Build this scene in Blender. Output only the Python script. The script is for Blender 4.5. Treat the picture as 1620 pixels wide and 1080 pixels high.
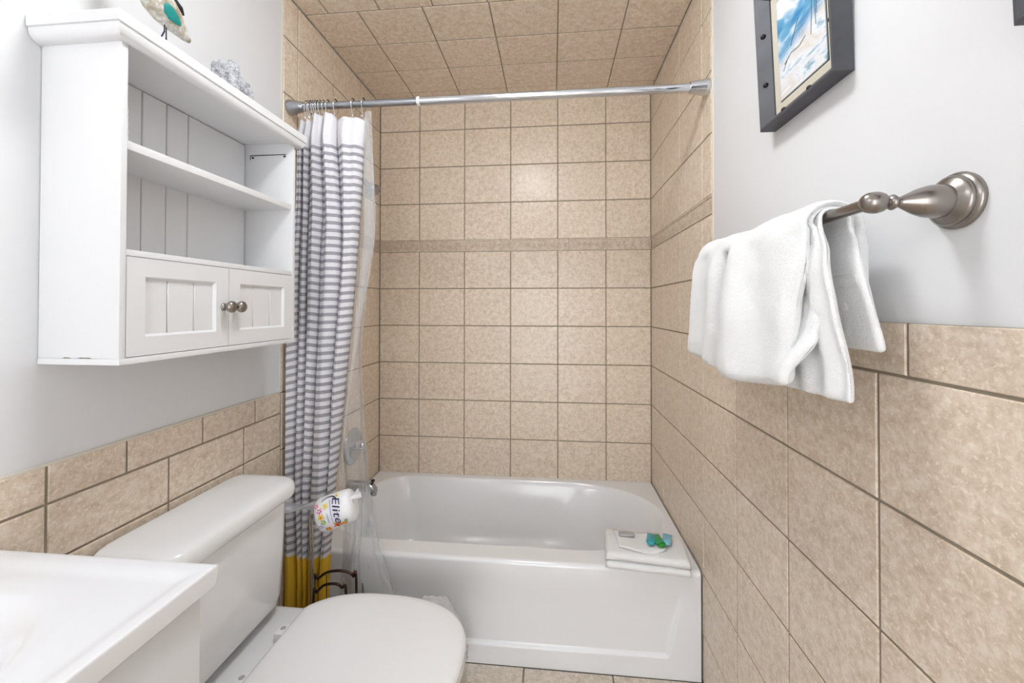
import bpy, bmesh, math, random
from mathutils import Vector, Matrix, noise as mnoise
random.seed(7)
for o in list(bpy.data.objects): bpy.data.objects.remove(o)
S = bpy.context.scene
C = S.collection
PI = math.pi
def R(a): return math.radians(a)

# ------------------------------------------------------------------ camera
CAMZ = 1.30
cam_d = bpy.data.cameras.new('camera'); cam = bpy.data.objects.new('camera', cam_d); C.objects.link(cam)
cam_d.sensor_fit = 'HORIZONTAL'; cam_d.sensor_width = 36.0
cam_d.lens = 650.534/1620*36; cam_d.shift_y = -(540-478.86)/1620
cam_d.clip_start = 0.02; cam_d.clip_end = 50
cam.matrix_world = (Matrix.Translation((0,0,CAMZ)) @ Matrix.Rotation(R(5.6226),4,'Z') @ Matrix.Rotation(R(90+.5994),4,'X') @ Matrix.Rotation(R(.0598),4,'Z'))
S.camera = cam
# ------------------------------------------------------------------ world, exposure
W = bpy.data.worlds.new('doorway_fill'); S.world = W; W.use_nodes = True  # uniform fill light, enters through the added doorway
W.node_tree.nodes['Background'].inputs[0].default_value = (.945,.97,1.0,1)
W.node_tree.nodes['Background'].inputs[1].default_value = 3.6
S.view_settings.view_transform = 'Standard'; S.view_settings.look = 'None'
S.view_settings.exposure = 0.73; S.view_settings.gamma = 1.0; S.view_settings.use_curve_mapping = False
LAMP_STRENGTH = 12.0      # frosted globes of the vanity light
CEIL_STRENGTH = 28.0       # added ceiling fill light, out of view

# ------------------------------------------------------------------ materials
def lin(c):
    r = []
    for v in c[:3]:
        v /= 255.0
        r.append(v/12.92 if v <= .04045 else ((v+.055)/1.055)**2.4)
    return (*r, 1)
class NT:
    def __init__(s, name):
        s.m = bpy.data.materials.new(name); s.m.use_nodes = True; s.t = s.m.node_tree; s.n = s.t.nodes
        s.b = s.n['Principled BSDF']; s.out = s.n['Material Output']
    def node(s, typ, **kw):
        n = s.n.new(typ)
        for k, v in kw.items(): setattr(n, k, v)
        return n
    def link(s, a, b): s.t.links.new(a, b)
    def coords(s, out='Object', scale=(1,1,1), rnd=False):
        tc = s.node('ShaderNodeTexCoord'); mp = s.node('ShaderNodeMapping')
        s.link(tc.outputs[out], mp.inputs[0]); mp.inputs['Scale'].default_value = scale
        if rnd:
            oi = s.node('ShaderNodeObjectInfo'); ml = s.node('ShaderNodeMath', operation='MULTIPLY'); ml.inputs[1].default_value = 37.0
            s.link(oi.outputs['Random'], ml.inputs[0])
            cx = s.node('ShaderNodeCombineXYZ')
            for i in range(3): s.link(ml.outputs[0], cx.inputs[i])
            s.link(cx.outputs[0], mp.inputs['Location'])
        return mp.outputs[0]
    def noise(s, vec, scale, detail=4, rough=.55, dist=0):
        n = s.node('ShaderNodeTexNoise'); n.inputs['Scale'].default_value = scale; n.inputs['Detail'].default_value = detail
        n.inputs['Roughness'].default_value = rough; n.inputs['Distortion'].default_value = dist
        s.link(vec, n.inputs['Vector']); return n.outputs['Fac']
    def ramp(s, fac, stops, interp='LINEAR'):
        n = s.node('ShaderNodeValToRGB'); e = n.color_ramp.elements; n.color_ramp.interpolation = interp
        while len(e) < len(stops): e.new(.5)
        for x, (p, c) in zip(e, stops): x.position = p; x.color = c
        s.link(fac, n.inputs[0]); return n.outputs[0]
    def mix(s, a, b, fac, mode='MIX'):
        n = s.node('ShaderNodeMix', data_type='RGBA', blend_type=mode)
        for inp, v in ((n.inputs[6], a), (n.inputs[7], b), (n.inputs[0], fac)):
            if hasattr(v, 'links') or isinstance(v, bpy.types.NodeSocket): s.link(v, inp)
            else: inp.default_value = v
        return n.outputs[2]
    def bump(s, h, strength, dist=.002):
        n = s.node('ShaderNodeBump'); n.inputs['Strength'].default_value = strength; n.inputs['Distance'].default_value = dist
        s.link(h, n.inputs['Height']); s.link(n.outputs[0], s.b.inputs['Normal']); return n
def plain(name, col, rough=.5, metal=0, bump=None, var=.0, vscale=8, coat=0, spec=None):
    k = NT(name); k.b.inputs['Roughness'].default_value = rough; k.b.inputs['Metallic'].default_value = metal
    c = lin(col); v = k.coords('Object')
    if var:
        f = k.noise(v, vscale)
        d = tuple(x*(1-var) for x in c[:3])+(1,); l = tuple(min(1,x*(1+var)) for x in c[:3])+(1,)
        k.link(k.ramp(f, [(.3,d),(.7,l)]), k.b.inputs['Base Color'])
    else:
        k.b.inputs['Base Color'].default_value = c
    if bump: k.bump(k.noise(v, bump[0], 3), bump[1], bump[2] if len(bump)>2 else .002)
    if coat: k.b.inputs['Coat Weight'].default_value = coat; k.b.inputs['Coat Roughness'].default_value = .05
    if spec is not None: k.b.inputs['Specular IOR Level'].default_value = spec
    return k.m
M = {}
def tile_mat(name, light, mid, dark, rough=.28, scale=1.0):
    k = NT(name); v = k.coords('Object', (1,1,1), True)
    a = k.noise(v, 50*scale, 7, .74, .3); b = k.noise(v, 130*scale, 4, .6, .2)
    col = k.ramp(a, [(.36,lin(dark)),(.50,lin(mid)),(.62,lin(light))])
    fl = k.ramp(b, [(.55,(0,0,0,1)),(.64,(.75,.75,.75,1))])
    col = k.mix(col, lin(tuple(min(255,x+10) for x in light)), fl)
    oi = k.node('ShaderNodeObjectInfo')
    rv = k.ramp(oi.outputs['Random'], [(0,(.955,.95,.945,1)),(1,(1,1,1,1))])
    k.link(k.mix(col, rv, 1.0, 'MULTIPLY'), k.b.inputs['Base Color'])
    k.b.inputs['Roughness'].default_value = rough
    k.bump(a, .10, .002)
    return k.m
M['tile'] = tile_mat('ceramic_tile', (238,225,208), (227,209,188), (210,190,167))
M['border'] = tile_mat('ceramic_border', (222,207,189), (207,189,169), (190,171,150), .32)
M['floor_tile'] = tile_mat('floor_tile', (226,216,202), (212,200,184), (194,181,164), .35)
M['grout'] = plain('grout', (150,138,121), .9, var=.10, vscale=30, bump=(300,.3))
M['paint'] = plain('wall_paint', (226,226,227), .55, bump=(220,.06,.001))
M['ceil_paint'] = plain('ceiling_paint', (238,238,238), .7, bump=(160,.08,.001))
M['caulk'] = plain('caulk', (222,214,200), .5)
def laminate():
    k = NT('cabinet_white'); v = k.coords('Object', (40,40,2.2))
    f = k.noise(v, 6, 4, .6); k.b.inputs['Base Color'].default_value = lin((229,229,230)); k.b.inputs['Roughness'].default_value = .38
    k.bump(f, .05, .001); return k.m
M['cab'] = laminate()
M['chip'] = plain('chipped_edge', (120,112,102), .9, var=.2, vscale=90)
M['porcelain'] = plain('porcelain', (238,239,240), .10, coat=.4)
M['seat'] = plain('seat_plastic', (240,240,241), .22)
M['tub'] = plain('tub_acrylic', (240,241,243), .16, coat=.2)
M['counter'] = plain('cultured_marble', (234,234,236), .14, coat=.2)
M['vanity'] = plain('vanity_white', (228,229,231), .35)
M['chrome'] = plain('chrome', (216,218,222), .10, 1)
M['chrome2'] = plain('polished_steel', (176,178,184), .2, 1)
def brushed():
    k = NT('brushed_nickel'); k.b.inputs['Base Color'].default_value = lin((150,143,137)); k.b.inputs['Metallic'].default_value = 1
    v = k.coords('Object', (6,6,300)); f = k.noise(v, 5, 2); k.b.inputs['Roughness'].default_value = .27
    k.bump(f, .05, .0005); return k.m
M['nickel'] = brushed()
M['bronze'] = plain('bronze_wire', (70,52,40), .25, .8)
M['wirechrome'] = plain('aged_chrome_wire', (172,162,150), .2, 1)
def terry(name, col):
    k = NT(name); v = k.coords('Object')
    f = k.noise(v, 420, 3, .7); g = k.noise(v, 90, 3, .6)
    a = k.node('ShaderNodeMath', operation='ADD'); k.link(f, a.inputs[0]); k.link(g, a.inputs[1])
    k.b.inputs['Base Color'].default_value = lin(col); k.b.inputs['Roughness'].default_value = .95
    k.b.inputs['Sheen Weight'].default_value = .25; k.b.inputs['Specular IOR Level'].default_value = .1
    k.bump(a.outputs[0], .65, .004); return k.m
M['terry'] = terry('white_terry', (248,248,248))
M['hem'] = terry('woven_hem', (248,248,248))
def striped():
    k = NT('striped_cotton'); uv = k.node('ShaderNodeUVMap'); sp = k.node('ShaderNodeSeparateXYZ'); k.link(uv.outputs[0], sp.inputs[0])
    z = sp.outputs[1]
    def mth(op, a, b):
        n = k.node('ShaderNodeMath', operation=op)
        for i, q in enumerate((a, b)):
            if isinstance(q, bpy.types.NodeSocket): k.link(q, n.inputs[i])
            else: n.inputs[i].default_value = q
        return n.outputs[0]
    fr = mth('FRACT', mth('DIVIDE', mth('SUBTRACT', z, .405), .0272), 0)
    st = mth('MULTIPLY', mth('GREATER_THAN', fr, .52), mth('LESS_THAN', fr, .97))
    inb = mth('MULTIPLY', mth('GREATER_THAN', z, .405), mth('LESS_THAN', z, 1.885))
    yl = mth('LESS_THAN', z, .405)
    wv = k.noise(k.coords('Object', (1,1,1)), 260, 3)
    white = k.ramp(wv, [(.3,lin((232,230,234))),(.7,lin((243,242,245)))])
    grey = k.ramp(wv, [(.3,lin((164,162,170))),(.7,lin((182,180,188)))])
    col = k.mix(white, grey, mth('MULTIPLY', st, inb))
    col = k.mix(col, lin((246,204,72)), yl)
    k.link(col, k.b.inputs['Base Color']); k.b.inputs['Roughness'].default_value = .9; k.b.inputs['Specular IOR Level'].default_value = .1
    k.bump(k.noise(k.coords('Object', (1,1,3)), 500, 2), .25, .0008)
    tr = k.node('ShaderNodeBsdfTranslucent'); k.link(col, tr.inputs[0])
    mx = k.node('ShaderNodeMixShader'); mx.inputs[0].default_value = .18
    k.link(k.b.outputs[0], mx.inputs[1]); k.link(tr.outputs[0], mx.inputs[2]); k.link(mx.outputs[0], k.out.inputs[0])
    return k.m
M['curtain'] = striped()
def film(name, op, col=(235,238,240), rough=.12, edge=.22, bs=.3):
    k = NT(name); k.b.inputs['Base Color'].default_value = lin(col); k.b.inputs['Roughness'].default_value = rough
    t = k.node('ShaderNodeBsdfTransparent'); t.inputs[0].default_value = (.97,.975,.98,1)
    lw = k.node('ShaderNodeLayerWeight'); lw.inputs[0].default_value = .35
    mr = k.node('ShaderNodeMapRange'); mr.inputs[3].default_value = op; mr.inputs[4].default_value = min(1, op+edge)
    k.link(lw.outputs['Facing'], mr.inputs[0])
    mx = k.node('ShaderNodeMixShader'); k.link(mr.outputs[0], mx.inputs[0]); k.link(t.outputs[0], mx.inputs[1]); k.link(k.b.outputs[0], mx.inputs[2])
    k.link(mx.outputs[0], k.out.inputs[0])
    k.bump(k.noise(k.coords('Object', (1,1,.35)), 14, 2), bs, .01)
    return k.m
M['liner'] = film('clear_vinyl', .25, (222,224,228), edge=.3, bs=.5)
M['hem_film'] = film('doubled_vinyl', .22, edge=.30)
M['bag'] = film('clear_bag', .42, (244,245,247), edge=.4)
M['wrap'] = film('clear_wrap', .35)
M['frame'] = plain('charcoal_wood', (76,76,81), .55, var=.18, vscale=14, bump=(60,.2))
M['frame_in'] = plain('frame_lip', (34,33,35), .6)
M['mat_board'] = plain('cream_liner', (206,199,182), .8)
M['black'] = plain('black_line', (18,18,20), .5)
M['rivet'] = plain('dark_rivet', (48,42,50), .25, .7)
M['paper'] = plain('printed_paper', (244,244,247), .35)
M['ink'] = plain('navy_ink', (28,36,88), .5)
for n, c in dict(pink=(226,92,160), yellow=(246,205,70), orange=(232,140,40), green=(126,178,110), lilac=(182,176,222), red=(214,72,60), paleyel=(244,232,150)).items():
    M['p_'+n] = plain('print_'+n, c, .5)
M['teal_wing'] = plain('teal_paint', (20,140,134), .5, var=.1, vscale=60)
M['birdlegs'] = plain('navy_wire', (30,26,62), .4)
M['birdcap'] = plain('dark_paint', (26,22,34), .5)
def birdmat():
    k = NT('painted_driftwood'); v = k.coords('Object', (1,1,1)); f = k.noise(v, 38, 4, .6)
    k.link(k.ramp(f, [(.36,lin((150,136,112))),(.5,lin((186,178,162))),(.62,lin((222,222,218)))]), k.b.inputs['Base Color'])
    k.b.inputs['Roughness'].default_value = .7; k.bump(f, .2, .002); return k.m
M['bird'] = birdmat()
def coralmat():
    k = NT('speckled_coral'); v = k.coords('Object', (1,1,1)); n = k.node('ShaderNodeTexVoronoi'); n.inputs['Scale'].default_value = 260
    k.link(v, n.inputs['Vector']); f = k.noise(v, 70, 4)
    c1 = k.ramp(n.outputs['Distance'], [(.14,lin((52,52,56))),(.46,lin((196,198,204)))])
    c2 = k.ramp(f, [(.36,lin((130,130,134))),(.62,lin((240,240,244)))])
    k.link(k.mix(c1, c2, .5), k.b.inputs['Base Color']); k.b.inputs['Roughness'].default_value = .9
    k.bump(n.outputs['Distance'], .8, .004); return k.m
M['coral'] = coralmat()
def artmat():
    k = NT('beach_painting'); tc = k.node('ShaderNodeTexCoord'); sp = k.node('ShaderNodeSeparateXYZ'); k.link(tc.outputs['Object'], sp.inputs[0])
    # object y runs along the wall, object z up
    def mth(op, a, b):
        n = k.node('ShaderNodeMath', operation=op)
        for i, q in enumerate((a, b)):
            if isinstance(q, bpy.types.NodeSocket): k.link(q, n.inputs[i])
            else: n.inputs[i].default_value = q
        return n.outputs[0]
    mp = k.node('ShaderNodeMapping'); k.link(tc.outputs['Object'], mp.inputs[0]); mp.inputs['Rotation'].default_value = (R(-28),0,0); mp.inputs['Scale'].default_value = (1,5,17)
    st = k.noise(mp.outputs[0], 1.6, 5, .6, .8)
    mp2 = k.node('ShaderNodeMapping'); k.link(tc.outputs['Object'], mp2.inputs[0]); mp2.inputs['Rotation'].default_value = (R(-20),0,0); mp2.inputs['Scale'].default_value = (1,6,12)
    cl = k.noise(mp2.outputs[0], 1.1, 3, .5, .5)
    sky = k.ramp(cl, [(.38,lin((52,132,186))),(.46,lin((110,172,208))),(.53,lin((232,236,242)))])
    sand = k.ramp(st, [(.30,lin((88,122,140))),(.38,lin((160,188,202))),(.45,lin((232,236,242))),(.60,lin((222,214,206))),(.70,lin((240,240,244)))])
    h = mth('ADD', mth('ADD', sp.outputs[2], mth('MULTIPLY', sp.outputs[1], .25)), mth('MULTIPLY', mth('SUBTRACT', st, .5), .06))
    fac = k.ramp(h, [(.135,(0,0,0,1)),(.165,(1,1,1,1))])
    k.link(k.mix(sand, sky, fac), k.b.inputs['Base Color']); k.b.inputs['Roughness'].default_value = .35
    return k.m
M['art'] = artmat()
M['soap_teal'] = plain('teal_wrap', (52,160,172), .25); M['soap_green'] = plain('green_bottle', (40,150,96), .22)
M['soap_blue'] = plain('pale_blue_bottle', (120,186,206), .22); M['cap_green'] = plain('bright_green_cap', (20,140,40), .3); M['dark_green'] = plain('dark_green_edge', (14,86,66), .3)
M['greyprint'] = plain('grey_print', (176,176,178), .4)
def glow(name, col, s):
    k = NT(name); k.b.inputs['Base Color'].default_value = (1,1,1,1); k.b.inputs['Emission Color'].default_value = col; k.b.inputs['Emission Strength'].default_value = s; return k.m
M['globe'] = glow('frosted_lit_globe', (.985,.985,1,1), LAMP_STRENGTH)
M['dome'] = glow('fill_dome_glow', (.955,.98,1,1), CEIL_STRENGTH)

# ------------------------------------------------------------------ builders (world coordinates in, root offset removed)
def wloc(o):
    v = Vector((0,0,0))
    while o is not None: v += o.location; o = o.parent
    return v
def link_mesh(name, me, mat, parent=None, origin=None, smooth=False):
    o = bpy.data.objects.new(name, me); C.objects.link(o)
    off = wloc(parent) if parent else Vector(origin or (0,0,0))
    if off.length: me.transform(Matrix.Translation(-off))
    if parent: o.parent = parent
    elif origin: o.location = origin
    if mat: me.materials.append(mat)
    if smooth:
        for p in me.polygons: p.use_smooth = True
    return o
def mesh(name, vs, fs, mat, parent=None, origin=None, smooth=False, sharp=None):
    me = bpy.data.meshes.new(name); me.from_pydata([tuple(v) for v in vs], [], fs); me.update()
    bm = bmesh.new(); bm.from_mesh(me); bmesh.ops.recalc_face_normals(bm, faces=bm.faces[:]); bm.to_mesh(me); bm.free()
    o = link_mesh(name, me, mat, parent, origin, smooth)
    if sharp: me.set_sharp_from_angle(angle=R(sharp))
    return o
def from_bm(name, bm, mat, parent=None, origin=None, smooth=False, sharp=None):
    me = bpy.data.meshes.new(name); bmesh.ops.recalc_face_normals(bm, faces=bm.faces[:]); bm.to_mesh(me); bm.free()
    o = link_mesh(name, me, mat, parent, origin, smooth)
    if sharp: me.set_sharp_from_angle(angle=R(sharp))
    return o
def bm_box(bm, x0, x1, y0, y1, z0, z1, bev=0, seg=2):
    r = bmesh.ops.create_cube(bm, size=1)
    vs = r['verts']
    for v in vs: v.co = ((x0+x1)/2+v.co.x*(x1-x0), (y0+y1)/2+v.co.y*(y1-y0), (z0+z1)/2+v.co.z*(z1-z0))
    if bev:
        es = list({e for v in vs for e in v.link_edges}); bmesh.ops.bevel(bm, geom=es, offset=bev, segments=seg, affect='EDGES', profile=.6)
def box(name, b, mat, parent=None, bev=.0, origin=None, seg=2):
    bm = bmesh.new(); bm_box(bm, *b, bev, seg)
    return from_bm(name, bm, mat, parent, origin, bev > 0, 40 if bev else None)
def loft(rings, closed=True, cap=True):
    vs, fs = [], []; n = len(rings[0])
    for r in rings: vs += [tuple(p) for p in r]
    for i in range(len(rings)-1):
        for j in range(n if closed else n-1):
            k = (j+1) % n; fs.append((i*n+j, i*n+k, (i+1)*n+k, (i+1)*n+j))
    if cap: fs.append(tuple(range(n-1,-1,-1))); fs.append(tuple((len(rings)-1)*n+j for j in range(n)))
    return vs, fs
def frame_for(d):
    d = Vector(d).normalized(); up = Vector((0,0,1)) if abs(d.z) < .9 else Vector((1,0,0))
    a = d.cross(up).normalized(); return d, a, a.cross(d).normalized()
def lathe(prof, base, axis, n=24):
    d, a, b = frame_for(axis); base = Vector(base); rings = []
    for h, r in prof:
        rings.append([base+d*h+(a*math.cos(2*PI*i/n)+b*math.sin(2*PI*i/n))*max(r,.0002) for i in range(n)])
    return loft(rings)
def tube(pts, rad, n=8, closed=False):
    pts = [Vector(p) for p in pts]; rings = []; prev = None; N = len(pts)
    for i, p in enumerate(pts):
        if closed: t = pts[(i+1)%N]-pts[i-1]
        else: t = pts[min(i+1,N-1)]-pts[max(i-1,0)]
        t.normalize()
        if prev is None: _, a, b = frame_for(t)
        else:
            a = prev-t*prev.dot(t); a.normalize(); b = t.cross(a)
        prev = a
        r = rad(i/(N-1)) if callable(rad) else rad
        rings.append([p+(a*math.cos(2*PI*k/n)+b*math.sin(2*PI*k/n))*r for k in range(n)])
    if closed:
        vs, fs = loft(rings, True, False); m = len(vs)-n
        for j in range(n): k = (j+1)%n; fs.append((m+j, m+k, k, j))
        return vs, fs
    return loft(rings)
def merge(*parts):
    vs, fs = [], []
    for v, f in parts:
        o = len(vs); vs += list(v); fs += [tuple(i+o for i in q) for q in f]
    return vs, fs
def smooth_path(pts, n=8):
    pts = [Vector(p) for p in pts]; out = []
    for i in range(len(pts)-1):
        p0 = pts[max(i-1,0)]; p1 = pts[i]; p2 = pts[i+1]; p3 = pts[min(i+2,len(pts)-1)]
        for k in range(n):
            t = k/n; out.append(.5*((2*p1)+(p2-p0)*t+(2*p0-5*p1+4*p2-p3)*t*t+(3*p1-p0-3*p2+p3)*t**3))
    out.append(pts[-1]); return out
def interp(tab, x):
    if x <= tab[0][0]: return tab[0][1]
    for (a, u), (b, v) in zip(tab, tab[1:]):
        if x <= b:
            t = (x-a)/(b-a); t = t*t*(3-2*t); return u+(v-u)*t
    return tab[-1][1]
def thing(name, label, cat, loc, group=None):
    o = bpy.data.objects.new(name, None); C.objects.link(o); o.location = loc; o.empty_display_size = .05
    o['label'] = label; o['category'] = cat
    if group: o['group'] = group
    return o
def tag(o, label, cat, group=None):
    o['label'] = label; o['category'] = cat
    if group: o['group'] = group
    return o
def struct(o): o['kind'] = 'structure'; return o
def subsurf(o, lv=1):
    m = o.modifiers.new('smooth', 'SUBSURF'); m.levels = lv; m.render_levels = lv; return o
def fbm(p, s): return mnoise.noise(Vector(p)*s)

# ------------------------------------------------------------------ the room
XL, XR, D, ZC = -.972, .52, 2.239, 2.45      # faces of the tiled surfaces
YB = -2.05                                   # wall behind the photographer
TH = .006
PL, PR_ = XL-TH, XR+TH
floor = struct(box('floor', (PL-.1, PR_+.1, YB-.1, D+.12, -.12, -.007), M['grout'], origin=(0,0,-.007)))
ceiling = struct(box('ceiling', (PL-.1, PR_+.1, YB-.1, D+.12, ZC+TH, ZC+.12), M['ceil_paint'], origin=(0,0,ZC+TH)))
wall_left = struct(box('wall_left', (PL-.1, PL, YB, D+.1, -.007, ZC+TH), M['paint'], origin=(PL,0,0)))
wall_right = struct(box('wall_right', (PR_, PR_+.1, YB, D+.1, -.007, ZC+TH), M['paint'], origin=(PR_,0,0)))
wall_back = struct(box('wall_back', (PL, PR_, D+TH, D+.1, -.007, ZC+TH), M['grout'], origin=(0,D+TH,0)))
# wall behind the photographer; doorway added to let the world fill in
bm = bmesh.new(); bm_box(bm, PL, -.55, YB-.1, YB, -.007, ZC+TH); bm_box(bm, .33, PR_, YB-.1, YB, -.007, ZC+TH); bm_box(bm, -.55, .33, YB-.1, YB, 2.05, ZC+TH)
struct(from_bm('wall_front', bm, M['paint'], origin=(0,YB,0)))

# --- tiles: each a piece of its own; local x, y in the plane, z outwards
GAP = .0050
_tm = {}
def tile_mesh(w, h, mat, nm='tile'):
    key = (nm, round(w,4), round(h,4), mat.name)
    if key in _tm: return _tm[key]
    me = bpy.data.meshes.new(nm); c = .0018; t = TH
    a, b = w/2, h/2
    vs = [(-a,-b,-t),(a,-b,-t),(a,b,-t),(-a,b,-t),(-a,-b,-c),(a,-b,-c),(a,b,-c),(-a,b,-c),(-a+c,-b+c,0),(a-c,-b+c,0),(a-c,b-c,0),(-a+c,b-c,0)]
    fs = []
    for i in range(4):
        j = (i+1)%4; fs += [(i,j,4+j,4+i),(4+i,4+j,8+j,8+i)]
    fs.append((8,9,10,11)); me.from_pydata(vs, [], fs); me.materials.append(mat); _tm[key] = me; return me
def border_mesh(w, h):
    key = ('border', round(w,4), round(h,4))
    if key in _tm: return _tm[key]
    bm = bmesh.new(); a, b = w/2, h/2
    bm_box(bm, -a, a, -b, b, -TH, -.0016)
    bm_box(bm, -a, a, b-.008, b, -.003, .001, .0012, 1); bm_box(bm, -a, a, -b, -b+.008, -.003, .001, .0012, 1)
    n = max(1, int(w/.033)); st = w/n
    for i in range(n):
        cx = -a+st*(i+.5)
        for k in range(6):       # embossed rosette and leaves
            ang = k*PI/3
            r = bmesh.ops.create_cone(bm, cap_ends=True, segments=6, radius1=.0046, radius2=.0022, depth=.0026)
            bmesh.ops.translate(bm, verts=r['verts'], vec=(cx+.0088*math.cos(ang), .0088*math.sin(ang)*1.25, -.0008))
        r = bmesh.ops.create_cone(bm, cap_ends=True, segments=6, radius1=.004, radius2=.0018, depth=.003)
        bmesh.ops.translate(bm, verts=r['verts'], vec=(cx,0,-.0006))
    me = bpy.data.meshes.new('border_tile'); bm.to_mesh(me); bm.free(); me.materials.append(M['border']); _tm[key] = me; return me
ROT = {'back': Matrix(((1,0,0),(0,0,-1),(0,1,0))), 'right': Matrix(((0,0,-1),(-1,0,0),(0,1,0))), 'left': Matrix(((0,0,1),(1,0,0),(0,1,0))),
       'ceil': Matrix(((1,0,0),(0,-1,0),(0,0,-1))), 'floor': Matrix.Identity(3)}
def place(par, me, pos, side, name):
    o = bpy.data.objects.new(name, me); C.objects.link(o); o.parent = par
    jit = .0004*random.uniform(-1,1)
    o.location = Vector(pos)+ROT[side] @ Vector((0,0,jit)) - wloc(par); o.rotation_euler = ROT[side].to_euler(); return o
def cell(par, side, a0, a1, b0, b1, mat='tile', name='tile', at=None):
    w, h = a1-a0-GAP, b1-b0-GAP
    if name == 'border_tile': w, h = a1-a0-.0015, b1-b0+.0022
    if w < .006 or h < .006: return
    me = border_mesh(w, h) if name == 'border_tile' else tile_mesh(w, h, M[mat], name)
    a, b = (a0+a1)/2, (b0+b1)/2
    pos = {'back': (a,D,b), 'right': (XR,a,b), 'left': (XL,a,b), 'ceil': (a,b,ZC), 'floor': (a,b,0)}[side]
    place(par, me, pos, side, name)
def grid(par, side, A, B, **k):
    for a0, a1 in zip(A, A[1:]):
        for b0, b1 in zip(B, B[1:]): cell(par, side, a0, a1, b0, b1, **k)
PW, PH = .257, .2058
Z0 = CAMZ+.1025
rows_hi = [Z0+PH+.062+k*PH for k in range(4)]+[ZC]           # above the border band
rows_lo = [CAMZ-.9265]+[Z0-k*PH for k in (4,3,2,1,0)]+[Z0+PH]  # tub rim to border band
XB = [XL]+[-.7426+k*PW for k in range(5)]+[XR]
grid(wall_back, 'back', XB, rows_lo); grid(wall_back, 'back', XB, rows_hi)
def border_run(par, side, a0, a1, off):
    A = [a0]; x = a0+off
    while x < a1-.02: A.append(x); x += .2065
    A.append(a1); grid(par, side, A, [Z0+PH, Z0+PH+.062], mat='border', name='border_tile')
border_run(wall_back, 'back', XL, XR, .233)
YR = [.7177+k*PW for k in range(-4,6)]
tubR = [1.403, 1.4887, 1.7457, 2.0027, D]
grid(wall_right, 'right', tubR, rows_hi); grid(wall_right, 'right', tubR, [Z0-PH, Z0, Z0+PH]); border_run(wall_right, 'right', 1.403, D, .0857)
rowsW = [0.0]+[Z0-k*PH for k in (6,5,4,3,2,1)]
grid(wall_right, 'right', [1.4887,1.7457,2.0027,D], rowsW)
grid(wall_right, 'right', [YR[0]]+YR[1:4]+[.7177,.9747,1.2317,1.4887], rowsW)
WTR = CAMZ-.021
grid(wall_right, 'right', [-.367+k*PW for k in range(7)]+[1.403], [Z0-PH, WTR])
tubL = [1.395, 1.4814, 1.7384, 1.9954, D]
grid(wall_left, 'left', tubL, rows_hi); grid(wall_left, 'left', tubL, rows_lo); border_run(wall_left, 'left', 1.395, D, .0864)
WTL, W1, W2 = CAMZ-.306, CAMZ-.3825, CAMZ-.4985
grid(wall_left, 'left', [-.58,-.374,-.1675,.039,.2455,.447,.7063,.8576,1.0639,1.268,1.395], [W1, WTL])
YLW = [-.5787,-.3217,-.0647,.1923,.4493,.7063,.9622,1.2185,1.395]
grid(wall_left, 'left', YLW, [W2, W1]); grid(wall_left, 'left', YLW, [0, W2-3*PH, W2-2*PH, W2-PH, W2])
grid(wall_left, 'left', [1.395,1.4975], [0, .20, .38])
# ceiling over the tub
CY = [1.525,1.729,1.931,2.135,D]
grid(ceiling, 'ceil', [XL,-.757,-.4995,-.240,.0217,.2855,XR], CY)
grid(ceiling, 'ceil', [XL,-.8752,-.6657,-.4549,-.2445,-.0345,.1755,.3855,XR], [1.395,1.525])
# floor
FX = [PL]+[-.1025-.314*2, -.1025-.314, -.1025, .2115]+[PR_]
FY = [YB, YB+.12]+[YB+.12+.314*k for k in range(1,13)]
FY = [y for y in FY if y < 1.40]+[1.497]
grid(floor, 'floor', FX, FY, mat='floor_tile')
# grout beds behind the tiles (recessed below the tile faces)
g = .0026
def grout(par, b): box('grout', b, M['grout'], par)
grout(wall_right, (XR+g, PR_, YR[0], D, 0, Z0-PH)); grout(wall_right, (XR+g, PR_, -.367, 1.403, Z0-PH, WTR-.002)); grout(wall_right, (XR+g, PR_, 1.405, D, Z0-PH, ZC))
grout(wall_left, (PL, XL-g, -.58, 1.395, 0, WTL-.002)); grout(wall_left, (PL, XL-g, 1.397, D, 0, ZC))
grout(ceiling, (XL, XR, 1.397, D, ZC+g, ZC+TH)); box('grout', (XL, XR, D+g, D+TH, .3, ZC), M['grout'], wall_back)
# pale caulk beads where tile meets paint
box('caulk_bead', (PL, XL-.0012, 1.3915, 1.3965, WTL, ZC), M['caulk'], wall_left, .0012)
box('caulk_bead', (XR+.0012, PR_, 1.399, 1.4045, WTR, ZC), M['caulk'], wall_right, .0012)
box('caulk_bead', (PL, XL-.0005, -.58, 1.395, WTL-.003, WTL+.003), M['caulk'], wall_left, .001)

# ------------------------------------------------------------------ bathtub
RIM = .378
def rrect(x0, x1, y0, y1, rl, rr, n=14):
    """outline, left corners radius pair rl, right corners radius pair rr (elliptic)"""
    pts = []
    for (cx, cy, rx, ry, a0) in ((x1-rr[0], y1-rr[1], *rr, 0), (x0+rl[0], y1-rl[1], *rl, 90), (x0+rl[0], y0+rl[1], *rl, 180), (x1-rr[0], y0+rr[1], *rr, 270)):
        for i in range(n+1):
            a = R(a0+90*i/n); pts.append((cx+rx*math.cos(a), cy+ry*math.sin(a)))
    return pts
tub = thing('bathtub', 'white alcove bathtub with recessed apron panel under the tiled walls', 'bathtub', (-.22,1.5,0))
YF = 1.497
vs, fs = [], []
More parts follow.
